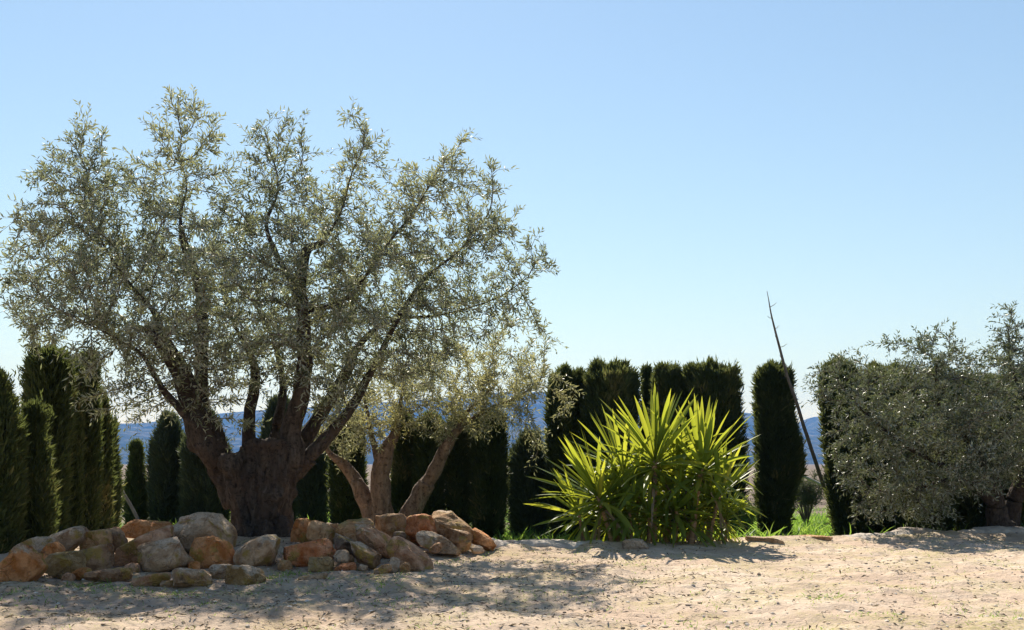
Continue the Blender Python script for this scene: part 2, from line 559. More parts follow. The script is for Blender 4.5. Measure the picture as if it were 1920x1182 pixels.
def add_sprigs(mb, o, d, L, lv, K, leaf_len, leaf_w, droop=0.25, mat=1, stem_mat=0, stem_r=0.0022, up=0.5):
    """Thin shoots that carry K leaves each."""
    N = len(o)
    d = norm(d)
    g = np.array((0, 0, -1.0))
    # stem as a three sided tube of two segments
    r = np.array((0.31, 0.77, 0.55))
    u = norm(np.cross(d, r))
    w = np.cross(d, u)
    th = np.arange(3) * 2 * np.pi / 3
    ring = np.cos(th)[None, :, None] * u[:, None, :] + np.sin(th)[None, :, None] * w[:, None, :]
    Ls = L[:, None]
    segs = []
    for tt, rr in ((0, 1.0), (0.5, 0.8), (1.0, 0.3)):
        c = o + d * Ls * tt + g * Ls * droop * tt * tt
        segs.append(c[:, None, :] + ring * stem_r * rr)
    V = np.stack(segs, 1).reshape(-1, 3)
    base = np.arange(N)[:, None] * 9
    fl = []
    for s in (0, 1):
        for k in range(3):
            fl.append(np.stack((base[:, 0] + s * 3 + k, base[:, 0] + s * 3 + (k + 1) % 3, base[:, 0] + s * 3 + 3 + (k + 1) % 3, base[:, 0] + s * 3 + 3 + k), 1))
    mb.add(V, np.concatenate(fl), stem_mat)
    # leaves
    k = np.tile(np.arange(K), N)
    idx = np.repeat(np.arange(N), K)
    tt = (k + rng.random(N * K) * 0.9 + 0.35) / K
    tt = np.minimum(tt, 1.0)
    p = o[idx] + d[idx] * (L[idx] * tt)[:, None] + g * (L[idx] * droop * tt * tt)[:, None]
    dd = norm(d[idx] + g * (2 * droop * tt)[:, None])
    ang = (k % 2) * np.pi + (k // 2) * 1.57 + rng.normal(0, 0.5, N * K)
    side = np.cos(ang)[:, None] * u[idx] + np.sin(ang)[:, None] * w[idx]
    ld = norm(dd * (0.55 + 0.5 * rng.random((N * K, 1))) + side * (0.75 + 0.4 * rng.random((N * K, 1))) + np.array((0, 0, 0.1)))
    nn = norm(rng.normal(0, 0.75, (N * K, 3)) + np.array((0, 0, up)))
    ll = leaf_len * (0.65 + 0.55 * rng.random(N * K)) * (1.05 - 0.3 * tt)
    V, F = leaf_quads(p, ld, nn, ll, leaf_w * (0.75 + 0.5 * rng.random(N * K)), 0.10)
    lvv = np.clip(lv[idx] + rng.normal(0, 0.12, N * K), 0, 1)
    mb.add(V, F, mat, np.repeat(lvv, 4), smooth=False)


def colonise(nodes, parents, att, step=0.10, infl=1.0, kill=0.17, iters=90, jit=0.25, up=0.05):
    nodes = [np.array(n) for n in nodes]
    parents = list(parents)
    att = np.asarray(att)
    alive = np.ones(len(att), bool)
    for it in range(iters):
        kd = kdtree.KDTree(len(nodes))
        for i, n in enumerate(nodes):
            kd.insert(n, i)
        kd.balance()
        acc = {}
        for ai in np.nonzero(alive)[0]:
            co, i, dist = kd.find(att[ai])
            if dist < kill:
                alive[ai] = False
            elif dist < infl + it * 0.02:
                v = att[ai] - nodes[i]
                acc.setdefault(i, []).append(v / dist)
        if not acc:
            break
        for i, vs in acc.items():
            s = np.sum(vs, 0)
            l = np.linalg.norm(s)
            if l < 0.15:
                s = vs[0]
                l = 1
            s = s / l + np.array((0, 0, up)) + rng.normal(0, jit, 3) * 0.6
            s /= np.linalg.norm(s)
            new = nodes[i] + s * step
            c2, j, dist = kd.find(new)
            if dist < step * 0.35:
                continue
            nodes.append(new)
            parents.append(i)
    return np.array(nodes), np.array(parents)


def blob_points(blobs, per_m3, shell=0.0):
    out = []
    for (px, py, Y, rx, ry, rd) in blobs:
        c = P(px, py, Y)
        r = np.array((rx / FPX * Y, rd, ry / FPX * Y))
        n = max(int(55 * per_m3 / 100), int(per_m3 * 4.19 * np.prod(r)))
        q = norm(rng.normal(0, 1, (n, 3))) * (rng.random((n, 1)) ** (1 / 3.0 - shell))
        out.append(c + q * r)
    return np.concatenate(out)


def limb_pts(rows):
    """Rows of (px, py, Y, radius in px) to rows of (x, y, z, r)."""
    return np.array([[*P(a, b, Y), r / FPX * Y] for a, b, Y, r in rows])


def rough_limb(pts, seed, sides=14, spacing=0.04, amp=0.10):
    c = catmull(pts, spacing)
    wob = np.stack([fbm(c[:, :3] * 3 + 40 * k, 2, seed + k) for k in range(3)], 1)
    fade = np.clip(np.arange(len(c)) / 6, 0, 1)[:, None]
    c[:, :3] += wob * c[:, 3:4] * 0.45 * fade
    V, F, T = tube(c[:, :3], c[:, 3], sides)
    cen = np.concatenate((np.repeat(c[:, :3], sides, 0), c[:1, :3], c[-1:, :3]))
    rr = np.concatenate((np.repeat(c[:, 3], sides), c[:1, 3], c[-1:, 3]))
    dv = V - cen
    s = np.array((1, 1, 0.3)) / max(0.05, float(np.mean(c[:, 3]))) * 0.9
    k = 1 + amp * 1.7 * fbm(V * s, 3, seed) + 0.12 * fbm(V * 5, 2, seed + 5)
    return cen + dv * k[:, None], F, T, c


def make_olive(name, base, label, group, trunk_tubes, stub_caps, limbs, blobs, per_m3, leafm, barkm, voxel, leaf=(0.096, 0.0182),
               step=0.10, sprig_p=0.55, K=8, seed=1, yellow_blobs=(), droop=0.22, bark_disp=0.06, twig_len=0.2, tint=0.0):
    root = empty(name, tuple(base), label, "tree", group)
    org = np.array(base, float)
    # trunk: fused tubes
    mb = MB()
    for rows in trunk_tubes:
        c = catmull(limb_pts(rows), 0.05)
        V, F, T = tube(c[:, :3], c[:, 3], 20)
        mb.add(V - org, F)
        mb.f.append(T + mb.n - len(V)); mb.m.append(np.zeros(len(T), np.int32)); mb.s.append(np.ones(len(T), bool))
    tmp = link("trunk_tmp", mb.mesh("trunk_tmp", [barkm], attr=False))
    md = tmp.modifiers.new("r", 'REMESH')
    md.mode = 'VOXEL'
    md.voxel_size = voxel
    sm = tmp.modifiers.new("s", 'SMOOTH')
    sm.iterations = 5
    sm.factor = 0.5
    dg = bpy.context.evaluated_depsgraph_get()
    me = bpy.data.meshes.new_from_object(tmp.evaluated_get(dg))
    bpy.data.objects.remove(tmp)
    n = len(me.vertices)
    co = np.empty(n * 3, np.float32)
    me.vertices.foreach_get("co", co)
    nr = np.empty(n * 3, np.float32)
    me.vertices.foreach_get("normal", nr)
    co = co.reshape(-1, 3).astype(float)
    nr = nr.reshape(-1, 3)
    s = np.array((1, 1, 0.3))
    s2 = co + 0.10 * np.stack([fbm(co * 2.5, 2, seed + 60 + k) for k in range(3)], 1)
    rid = 1 - 2.4 * np.abs(fbm(s2 * np.array((1, 1, .22)) * 5.5, 4, seed + 3))
    d = bark_disp * (rid * 1.35 - 0.8) + bark_disp * 1.0 * fbm(co * np.array((1, 1, .6)) * 3.0, 3, seed + 8) + bark_disp * 0.4 * fbm(co * s * 22, 3, seed + 12)
    co += nr * d[:, None]
    me.vertices.foreach_set("co", co.ravel().astype(np.float32))
    me.polygons.foreach_set("use_smooth", np.ones(len(me.polygons), bool))
    me.materials.clear()
    me.materials.append(barkm)
    me.update()
    me.name = "trunk"
    link("trunk", me, root)
    for (rows, rad) in stub_caps:
        pass
    # limbs
    nodes, parents, mrad = [], [], []
    for li, rows in enumerate(limbs):
        rows = [(a, b, Y, r * (0.40 + (0.50 if r < 22 else 0.58) * min(1, max(0, (r - 3) / 8)))) for a, b, Y, r in rows]
        V, F, T, c = rough_limb(limb_pts(rows), seed + 31 * li)
        mb = MB()
        mb.add(V - org, F)
        mb.f.append(T + mb.n - len(V)); mb.m.append(np.zeros(len(T), np.int32)); mb.s.append(np.zeros(len(T), bool))
        link("limb", mb.mesh("limb", [barkm], attr=False), root)
        start = len(nodes)
        for k in range(6, len(c), 2):
            if c[k, 3] < 0.085 or k > len(c) * 0.4:
                parents.append(len(nodes) - 1 if len(nodes) > start else -1)
                nodes.append(c[k, :3])
                mrad.append(c[k, 3])
    nman = len(nodes)
    mrad = np.array(mrad)
    att = blob_points(blobs, per_m3, 0.08)
    nodes, parents = colonise(nodes, parents, att, step)
    N = len(nodes)
    kids = [[] for _ in range(N)]
    for i in range(N):
        if parents[i] >= 0:
            kids[parents[i]].append(i)
    rad = np.zeros(N)
    ex = 2.25
    for i in range(N - 1, -1, -1):
        rad[i] = 0.0032 if not kids[i] else max(0.0034, sum(rad[k] ** ex for k in kids[i]) ** (1 / ex))
    rad = np.minimum(rad, 0.042)
    # branch tubes (chains)
    mb = MB()
    for i in range(N):
        if i < nman and not any(k >= nman for k in kids[i]):
            continue
        ks = sorted([k for k in kids[i] if k >= nman], key=lambda k: -rad[k])
        lead = i >= nman
        for a, k in enumerate(ks):
            if lead and a == 0:
                continue
            ch = [i, k]
            while True:
                nx = sorted(kids[ch[-1]], key=lambda q: -rad[q])
                if not nx:
                    break
                ch.append(nx[0])
            r = np.array([min(rad[k] * 1.1, rad[i])] + [rad[q] for q in ch[1:]])
            path = nodes[ch]
            if len(ch) > 3:
                path = path.copy()
                path[1:-1] = 0.25 * path[:-2] + 0.5 * path[1:-1] + 0.25 * path[2:]
            V, F, T = tube(path - org, r, 4 if r[0] < 0.008 else 6, cap=False)
            mb.add(V, F, 0)
    # sprigs
    tips = np.array([i for i in range(N) if parents[i] >= 0 and (rad[i] < 0.0105 if i >= nman else mrad[i] < 0.022)])
    par = parents[tips]
    dirs = norm(nodes[tips] - nodes[par])
    istip = np.array([not kids[i] for i in tips])
    O, D, L, LV = [], [], [], []
    clump = lambda p: np.clip(0.42 + 0.85 * fbm(p * 1.5, 2, seed + 90) + 0.45 * fbm(p * 5, 2, seed + 95) + tint, 0, 0.95)
    O.append(nodes[tips]); D.append(dirs + rng.normal(0, 0.15, dirs.shape)); L.append(np.where(istip, twig_len * 1.15, step * 1.0) * (0.7 + 0.6 * rng.random(len(tips))))
    for rep in range(3):
        sel = rng.random(len(tips)) < sprig_p * (1.0 if rep == 0 else 0.75)
        tt = rng.random((sel.sum(), 1))
        o = nodes[tips][sel] * tt + nodes[par][sel] * (1 - tt)
        dd = dirs[sel] * 0.55 + norm(rng.normal(0, 1, (sel.sum(), 3))) * 0.85
        dd[:, 2] += np.clip((o[:, 2] - org[2] - 1.75) * 0.38, -0.55, 0.45)     # low shoots hang, high ones stand up
        O.append(o); D.append(dd); L.append(twig_len * (0.45 + 1.0 * rng.random(sel.sum()) ** 1.6))
    O = np.concatenate(O); D = np.concatenate(D); L = np.concatenate(L)
    LV = clump(O)
    for (px, py, Y, rx, ry, rd, amt) in yellow_blobs:
        c = P(px, py, Y)
        q = np.linalg.norm((O - c) / np.array((rx / FPX * Y, rd, ry / FPX * Y)), axis=1)
        LV = np.where(q < 1, np.maximum(LV, amt + 0.1 * rng.normal(0, 1, len(LV))), LV)
    add_sprigs(mb, O - org, D, L, np.clip(LV, 0, 1), K, leaf[0], leaf[1], droop)
    link("crown", mb.mesh("crown", [M['twig'], leafm]), root)
    print("TREE", name, "nodes", N, "sprigs", len(O), "leaves", len(O) * K)
    return root


# ---------------------------------------------------------------- main olive
Y0 = 11.2
L1 = [(486, 1005, 11.15, 34), (457, 930, 11.15, 26), (413, 868, 11.1, 25), (375, 815, 11.05, 26), (352, 740, 11.0, 22), (332, 690, 10.95, 20), (305, 640, 10.9, 17), (272, 612, 10.85, 13)]
L2 = [(450, 940, 11.2, 30), (410, 865, 11.15, 24), (384, 790, 11.2, 18), (377, 720, 11.25, 13.5), (380, 620, 11.3, 12.5), (378, 560, 11.3, 11.5), (362, 500, 11.35, 10.5), (346, 455, 11.35, 9.5), (338, 410, 11.3, 5), (350, 350, 11.3, 3), (335, 290, 11.3, 2)]
L3 = [(474, 900, 11.5, 20), (466, 840, 11.6, 14), (468, 775, 11.7, 12.5), (476, 735, 11.75, 11.5), (478, 690, 11.8, 9.5), (455, 640, 11.9, 7), (430, 580, 12.0, 5), (420, 500, 12.1, 3)]
L4 = [(498, 1010, 11.15, 34), (522, 935, 11.12, 23), (545, 870, 11.1, 25), (552, 800, 11.05, 20), (566, 725, 11.0, 17.5), (574, 660, 11.0, 15.5), (569, 600, 11.0, 14), (561, 550, 11.0, 12.5), (568, 495, 11.0, 11), (580, 466, 11.0, 10), (606, 452, 11.05, 6.5), (640, 395, 11.1, 4), (658, 330, 11.15, 3), (678, 285, 11.15, 2)]
L4b = [(566, 575, 11.0, 11), (548, 530, 11.05, 8.5), (518, 478, 11.1, 7.5), (500, 420, 11.2, 6), (518, 370, 11.3, 4), (522, 330, 11.4, 2.5)]
L5 = [(498, 1005, 11.2, 34), (534, 908, 11.2, 18), (578, 858, 11.2, 16), (620, 815, 11.2, 13), (662, 755, 11.25, 10.5), (705, 680, 11.3, 8.5), (750, 590, 11.3, 7), (800, 520, 11.4, 5.5), (860, 470, 11.5, 4), (910, 410, 11.5, 2.5)]
L6 = [(496, 1005, 11.3, 34), (534, 898, 11.4, 18), (572, 825, 11.55, 16), (610, 765, 11.65, 14), (650, 700, 11.8, 11), (680, 640, 11.9, 8.5), (740, 600, 12, 6), (830, 590, 12, 4), (930, 560, 11.9, 3), (990, 520, 11.8, 2)]
L7 = [(380, 810, 11.0, 14), (340, 768, 10.8, 9.5), (310, 735, 10.65, 8.5), (288, 700, 10.6, 7), (260, 660, 10.5, 5.5), (210, 630, 10.4, 4), (150, 600, 10.4, 2.5)]
L8 = [(575, 580, 11.0, 9), (610, 576, 10.95, 7.5), (655, 555, 10.9, 6.5), (690, 510, 10.9, 5.5), (730, 455, 11.0, 4.5), (780, 390, 11.1, 3), (820, 320, 11.2, 2)]
L9 = [(310, 648, 10.9, 12), (290, 590, 10.9, 8), (240, 530, 10.9, 6), (195, 460, 11.0, 4), (160, 390, 11.1, 3), (165, 340, 11.2, 2)]
L10 = [(485, 960, 11.4, 32), (500, 880, 11.65, 17), (520, 800, 11.9, 11), (530, 720, 12.1, 9), (510, 630, 12.3, 6), (470, 560, 12.4, 3)]
T0 = [(494, 1080, Y0, 92), (494, 1035, Y0, 62), (493, 990, Y0, 54), (491, 950, Y0, 50), (488, 915, Y0, 46), (486, 885, Y0, 42)]
stubA = [(488, 975, 11.1, 40), (464, 915, 11.0, 33), (442, 872, 10.92, 29), (432, 848, 10.9, 26)]
stubB = [(496, 970, 11.15, 42), (505, 895, 11.05, 44), (504, 850, 11.05, 41), (503, 832, 11.05, 38)]
root1 = [(480, 990, 11.0, 34), (464, 1040, 10.85, 28), (440, 1075, 10.75, 20)]
root2 = [(508, 990, 11.0, 36), (528, 1040, 10.85, 28), (560, 1075, 10.75, 22)]
main_blobs = [
    (150, 480, 11.0, 115, 120, 1.2), (85, 520, 11.1, 65, 100, .8), (230, 430, 11.3, 100, 100, 1.1), (150, 595, 10.7, 110, 65, 1.0), (270, 560, 10.9, 120, 120, 1.3),
    (155, 330, 11.2, 58, 70, .5), (165, 245, 11.2, 30, 38, .25), (130, 270, 11.2, 22, 20, .2), (190, 285, 11.2, 18, 18, .15), (85, 345, 11.2, 28, 50, .35), (215, 350, 11.3, 30, 50, .4), (110, 300, 11.2, 18, 25, .2),
    (340, 290, 11.3, 62, 80, .5), (340, 205, 11.3, 42, 36, .35), (300, 240, 11.3, 28, 30, .25), (385, 250, 11.3, 28, 40, .3), (290, 380, 11.3, 60, 60, .6), (395, 260, 11.35, 25, 40, .3),
    (390, 480, 11.2, 95, 90, 1.3), (450, 560, 11.0, 120, 100, 1.6), (360, 640, 10.7, 105, 75, 1.2),
    (515, 300, 11.4, 52, 65, .45), (545, 240, 11.4, 34, 28, .25), (480, 250, 11.4, 24, 24, .2), (570, 290, 11.4, 24, 24, .2), (470, 300, 11.4, 20, 40, .25), (500, 400, 11.3, 60, 60, .8),
    (678, 275, 11.2, 38, 52, .3), (668, 222, 11.2, 28, 26, .2), (700, 285, 11.2, 22, 34, .2), (635, 390, 11.2, 50, 50, .5), (660, 330, 11.2, 35, 30, .3),
    (790, 370, 11.3, 55, 55, .5), (830, 310, 11.3, 52, 35, .4), (775, 330, 11.3, 30, 26, .25), (868, 262, 11.3, 14, 18, .15), (760, 400, 11.2, 40, 40, .5),
    (905, 385, 11.5, 48, 62, .5), (920, 470, 11.5, 50, 55, .6), (925, 325, 11.5, 25, 25, .2),
    (1000, 490, 11.6, 40, 28, .35), (1008, 448, 11.6, 13, 15, .12), (960, 590, 11.7, 50, 40, .5), (1020, 625, 11.7, 18, 22, .18), (1035, 500, 11.6, 18, 18, .15),
    (600, 500, 11.2, 110, 95, 1.5), (720, 520, 11.3, 100, 95, 1.4), (820, 500, 11.4, 85, 80, 1.1), (700, 640, 11.2, 130, 75, 1.4), (840, 610, 11.6, 100, 60, 1.1), (560, 650, 11.0, 110, 75, 1.5),
    (450, 690, 10.8, 85, 50, 1.1), (620, 730, 10.9, 75, 45, .9), (200, 680, 10.6, 75, 40, .6), (185, 745, 10.4, 36, 42, .25), (300, 725, 10.8, 55, 35, .6), (80, 635, 10.9, 50, 20, .4), (450, 765, 11.0, 16, 50, .12), (780, 690, 11.5, 90, 45, .9),
    (585, 390, 11.3, 45, 45, .6), (440, 405, 11.3, 50, 50, .7), (715, 425, 11.3, 42, 40, .6), (570, 335, 11.3, 25, 30, .3), (430, 335, 11.3, 20, 36, .3), (250, 340, 11.3, 28, 45, .4), (745, 350, 11.3, 22, 30, .3), (870, 430, 11.4, 45, 45, .5), (860, 350, 11.4, 35, 45, .4), (755, 460, 11.3, 50, 50, .7), (955, 440, 11.5, 30, 35, .3), (720, 360, 11.3, 20, 20, .2), (420, 640, 11.2, 120, 60, 1.4), (560, 560, 11.3, 110, 80, 1.5), (330, 560, 11.2, 90, 80, 1.3), (220, 560, 11.0, 90, 70, 1.1), (650, 580, 11.3, 90, 70, 1.3), (25, 490, 11.1, 16, 40, .25), (25, 570, 11.0, 18, 25, .25), (45, 600, 10.9, 25, 18, .2), (250, 770, 10.7, 25, 20, .2)]
yel = [(450, 770, 11.0, 30, 75, .4, .95), (190, 750, 10.4, 60, 60, .6, .85), (800, 400, 11.3, 60, 40, .6, .85), (130, 500, 10.8, 60, 60, 1.0, .7), (590, 640, 11, 40, 40, .8, .75)]
make_olive("olive_tree", (*P(493, 1030, Y0)[:2], 0.12), "old gnarled olive tree with sawn stubs and wide silvery crown inside the ring of boulders", None,
           [T0, stubA, stubB, root1, root2, L1[:4], L2[:3], L4[:3], L5[:3], L6[:3], L3[:2], L10[:3]], [],
           [L1[2:], L2[1:], L3[1:], L4[2:], L4b, L5[2:], L6[2:], L7, L8, L9, L10[2:]], main_blobs, 120, M['olive_leaf'], M['bark'], 0.016, seed=5, yellow_blobs=yel)

# ---------------------------------------------------------------- second olive, behind and right
S1 = [(712, 1005, 14.0, 24), (690, 950, 14.0, 16), (668, 900, 14.0, 14), (645, 872, 13.95, 12), (622, 855, 13.9, 8), (600, 820, 13.9, 4)]
S2 = [(720, 1010, 14.0, 26), (717, 950, 13.9, 20), (714, 890, 13.85, 19), (722, 850, 13.8, 17), (740, 815, 13.8, 11), (748, 770, 13.8, 7), (760, 710, 13.9, 4)]
S3 = [(735, 1010, 14.0, 26), (768, 965, 14.0, 18), (800, 905, 13.95, 16), (825, 860, 13.9, 14), (848, 820, 13.9, 10), (880, 770, 14.0, 6), (930, 720, 14.1, 4)]
S4 = [(715, 880, 13.9, 12), (700, 830, 14.1, 8), (690, 780, 14.2, 6), (680, 730, 14.3, 3)]
S5 = [(848, 820, 13.9, 8), (900, 775, 14.0, 6), (955, 752, 14.1, 4.5), (1010, 720, 14.2, 3)]
second_blobs = [(680, 760, 14, 75, 55, .9), (760, 720, 13.8, 85, 60, 1.1), (850, 715, 14, 85, 70, 1.1), (940, 690, 14.2, 72, 72, 1.0), (1000, 690, 14.3, 34, 65, .5),
                (1058, 745, 14.2, 22, 45, .28), (620, 800, 14, 45, 35, .5), (895, 785, 13.8, 55, 36, .6), (985, 780, 14, 36, 40, .35), (740, 785, 13.6, 36, 28, .35),
                (1022, 645, 14.2, 16, 30, .18), (650, 830, 14, 40, 25, .4), (820, 790, 13.7, 40, 28, .4), (1010, 840, 14.1, 18, 20, .15), (890, 745, 13.6, 90, 45, .7), (930, 740, 13.7, 80, 40, .6), (830, 775, 13.6, 60, 36, .5), (780, 770, 13.6, 60, 36, .5), (690, 800, 13.7, 60, 34, .5)]
make_olive("olive_tree", (*P(722, 1000, 14.0)[:2], -0.05), "smaller pale olive tree with three splayed stems behind the right half of the boulders", None,
           [[(722, 1030, 14.0, 44), (722, 995, 14.0, 30), (722, 970, 13.95, 18)], S1[:3], S2[:3], S3[:3]], [],
           [S1[1:], S2[1:], S3[1:], S4, S5], second_blobs, 130, M['olive_leaf_pale'], M['bark_tan'], 0.02, seed=105, bark_disp=0.02,
           yellow_blobs=[(740, 780, 13.7, 60, 45, .8, .9), (860, 740, 13.8, 90, 50, .9, .78), (960, 760, 14, 60, 60, .8, .7)], tint=0.08)

# ---------------------------------------------------------------- third olive, right edge
R1 = [(1872, 1010, 13.6, 24), (1868, 950, 13.5, 17), (1855, 890, 13.45, 13), (1810, 820, 13.4, 9), (1760, 760, 13.4, 6), (1755, 680, 13.4, 3)]
R2 = [(1885, 1010, 13.7, 22), (1900, 940, 13.7, 16), (1925, 870, 13.7, 12), (1940, 790, 13.7, 8), (1900, 700, 13.5, 5), (1890, 620, 13.4, 2.5)]
R3 = [(1860, 940, 13.4, 12), (1800, 890, 13.2, 9), (1720, 850, 13.1, 7), (1650, 800, 13.1, 5), (1590, 740, 13.2, 3)]
R4 = [(1905, 930, 13.7, 12), (1980, 870, 13.8, 9), (2060, 820, 13.9, 6), (2140, 780, 13.9, 4)]
R5 = [(1855, 900, 13.4, 10), (1780, 900, 13.0, 7), (1700, 920, 12.8, 5), (1640, 920, 12.8, 3)]
third_blobs = [(1625, 775, 13.2, 75, 80, .8), (1705, 770, 13.2, 90, 75, 1.1), (1800, 790, 13.4, 110, 95, 1.4), (1920, 800, 13.5, 115, 110, 1.5), (2050, 810, 13.6, 110, 120, 1.5), (2150, 830, 13.8, 80, 90, 1.2),
               (1650, 885, 12.9, 75, 65, .8), (1760, 905, 13.0, 85, 55, 1.0), (1890, 850, 13.3, 80, 50, 1.2), (1545, 715, 13.3, 30, 30, .3), (1590, 672, 13.3, 26, 14, .25), (1535, 740, 13.2, 18, 20, .2),
               (1650, 645, 13.4, 15, 22, .15), (1755, 640, 13.4, 44, 36, .35), (1890, 615, 13.4, 28, 50, .3), (1905, 575, 13.4, 10, 15, .1), (1870, 690, 13.4, 60, 35, .6), (1640, 950, 12.8, 50, 22, .4), (1730, 955, 12.9, 50, 20, .5), (1700, 690, 13.3, 50, 20, .4), (1600, 840, 13.0, 50, 60, .5), (1850, 730, 13.3, 80, 45, .9), (1690, 830, 12.8, 90, 70, .8), (1820, 860, 12.8, 90, 70, .9), (1580, 700, 13.3, 40, 40, .4), (1690, 705, 13.3, 70, 26, .6), (1765, 680, 13.4, 60, 34, .6), (1850, 685, 13.4, 75, 34, .7), (1910, 655, 13.4, 40, 50, .5), (1950, 700, 13.5, 60, 60, .8), (1785, 725, 13.2, 70, 55, .8), (1790, 830, 12.8, 60, 80, .6)]
make_olive("olive_tree", (*P(1880, 1005, 13.6)[:2], -0.05), "dark bushy olive tree with shoots poking up above it, at the right edge", None,
           [[(1878, 1030, 13.6, 48), (1878, 1000, 13.6, 36), (1880, 975, 13.6, 20)], R1[:2], R2[:2]], [],
           [R1[1:], R2[1:], R3, R4, R5], third_blobs, 108, M['olive_leaf_dark'], M['bark'], 0.02, seed=205, bark_disp=0.02, leaf=(0.082, 0.0185), sprig_p=0.75, K=9)


# ---------------------------------------------------------------- cypresses
def make_cypress(x0, x1, top, Y, label, seed, shape='clipped', bulge=(), mat='cypress', dens=1.0, lean=0.0, thin=0.0):
    r = np.random.default_rng(seed)
    cx = (x0 + x1) / 2
    X = (cx - CX) / FPX * Y
    R = ((x1 - x0) / 2 - 5) / FPX * Y
    zt = EYE + (HY - top) / FPX * Y
    zb = g1(X, Y) - 0.03
    H = (zt - zb) * 0.975
    root = empty("cypress_tree", (X, Y, zb), label, "tree", "cypress trees round the yard")
    # trunk
    V, F, T = tube([(0, 0, -0.05), (0.01, 0.0, H * 0.3), (0.0, 0.01, H * 0.7)], [0.05, 0.04, 0.02], 8)
    mb = MB()
    mb.add(V, F)
    link("trunk", mb.mesh("trunk", [M['twig']]), root)

    def prof(t):
        if shape == 'clipped':
            p = (0.72 + 0.28 * sstep(0, 0.35, t)) * np.sqrt(np.clip(1 - 0.97 * np.clip((t - 0.88) / 0.12, 0, 1) ** 4, 0, 1))
        elif shape == 'cone':
            p = (0.75 + 0.25 * sstep(0, 0.3, t)) * np.clip(1 - sstep(0.35, 1.02, t), 0, 1) ** 0.75 + 0.03
        else:
            p = (0.8 + 0.2 * sstep(0, 0.3, t)) * np.clip(1 - sstep(0.72, 1.0, t), 0, 1) ** 0.6 + 0.03
        return p

    def lump(ang, z):
        b = 0
        for (bt, bw, ba) in bulge:
            b = b + ba * np.exp(-((z / H - bt) / bw) ** 2) * np.clip(np.cos(ang), 0, 1)
        q = np.stack((np.cos(ang) * 1.3 + seed, np.sin(ang) * 1.3, z * 1.1), 1)
        return 1 + b + 0.32 * fbm(q, 3, seed % 97) + 0.22 * fbm(q * np.array((3.2, 3.2, 0.9)), 3, seed % 89)
    mb = MB()
    # inner mass
    nz, na = 40, 18
    tt = np.linspace(0.02, 0.985, nz)
    A, Z = np.meshgrid(np.arange(na) / na * 2 * np.pi, tt)
    a, z = A.ravel(), Z.ravel()
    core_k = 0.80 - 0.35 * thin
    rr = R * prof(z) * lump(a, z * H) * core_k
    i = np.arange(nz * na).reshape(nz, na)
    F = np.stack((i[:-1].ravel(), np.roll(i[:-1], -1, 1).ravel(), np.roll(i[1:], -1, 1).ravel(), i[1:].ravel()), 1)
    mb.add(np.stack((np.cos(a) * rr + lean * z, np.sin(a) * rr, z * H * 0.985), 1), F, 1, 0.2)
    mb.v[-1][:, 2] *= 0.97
    # sprays
    area = 2 * np.pi * R * H
    n = int(np.clip(area * 1700 * dens, 1500, 9000))
    t = r.random(n) ** 0.93
    ang = r.random(n) * 2 * np.pi
    rho = 0.72 + 0.30 * r.random(n) ** 0.7 - thin * 0.45 * r.random(n)
    topm = r.random(n) < 0.12
    t = np.where(topm, 0.94 + 0.06 * r.random(n), t)
    rho = np.where(topm, np.sqrt(r.random(n)), rho)
    rr = R * prof(t) * lump(ang, t * H) * rho
    hk = 0.97 + 0.05 * fbm(np.stack((np.cos(ang) * rr * 9, np.sin(ang) * rr * 9, 0 * rr + seed), 1), 2, seed % 83) * (1 + .6 * (t > .85))
    p = np.stack((np.cos(ang) * rr + lean * t, np.sin(ang) * rr, t * H * hk), 1)
    out = np.stack((np.cos(ang), np.sin(ang), 0 * ang), 1)
    d = norm(out * (0.30 + 0.35 * r.random((n, 1))) + np.array((0, 0, 1.0)) + r.normal(0, 0.22, (n, 3)))
    lv = np.clip(0.35 + 0.45 * fbm(np.stack((ang * 1.5, t * H * 2.2, 0 * t + seed), 1), 3, 7) + r.normal(0, 0.16, n) + 0.25 * (r.random(n) < 0.06) + 0.45 * np.clip(fbm(np.stack((p[:, 0] * 2.6, p[:, 1] * 2.6, p[:, 2] * 1.6 + seed), 1), 2, 19) - .18, 0, 1) * 2, 0, 1)
    K = 4
    for k in range(K):
        dd = norm(d + r.normal(0, 0.30, (n, 3)))
        nn = norm(out + r.normal(0, 0.6, (n, 3)))
        L = (0.07 + 0.09 * r.random(n)) * (1.25 if thin else 1.0)
        V, F = leaf_quads(p + r.normal(0, 0.02, (n, 3)), dd, nn, L, 0.016 + 0.016 * r.random(n), 0.06)
        mb.add(V, F, 0, np.repeat(np.clip(lv + r.normal(0, 0.08, n), 0, 1), 4), smooth=False)
    # a few stray shoots above the clipped line
    ns = 26
    o = np.stack((r.normal(0, R * 0.5, ns) + lean, r.normal(0, R * 0.5, ns), H * (0.93 + 0.03 * r.random(ns))), 1)
    for j in range(ns):
        k = 10
        s = np.linspace(0, 1, k)
        hgt = 0.05 + 0.20 * r.random() ** 2
        pp = o[j] + np.outer(s, np.array((r.normal(0, .03), r.normal(0, .03), hgt)))
        V, F = leaf_quads(pp, norm(np.array((0, 0, 1)) + r.normal(0, .45, (k, 3))), norm(r.normal(0, 1, (k, 3))), 0.05 + 0.03 * r.random(k), np.full(k, 0.016), 0.05)
        mb.add(V, F, 0, 0.4, smooth=False)
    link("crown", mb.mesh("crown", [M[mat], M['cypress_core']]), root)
    return root


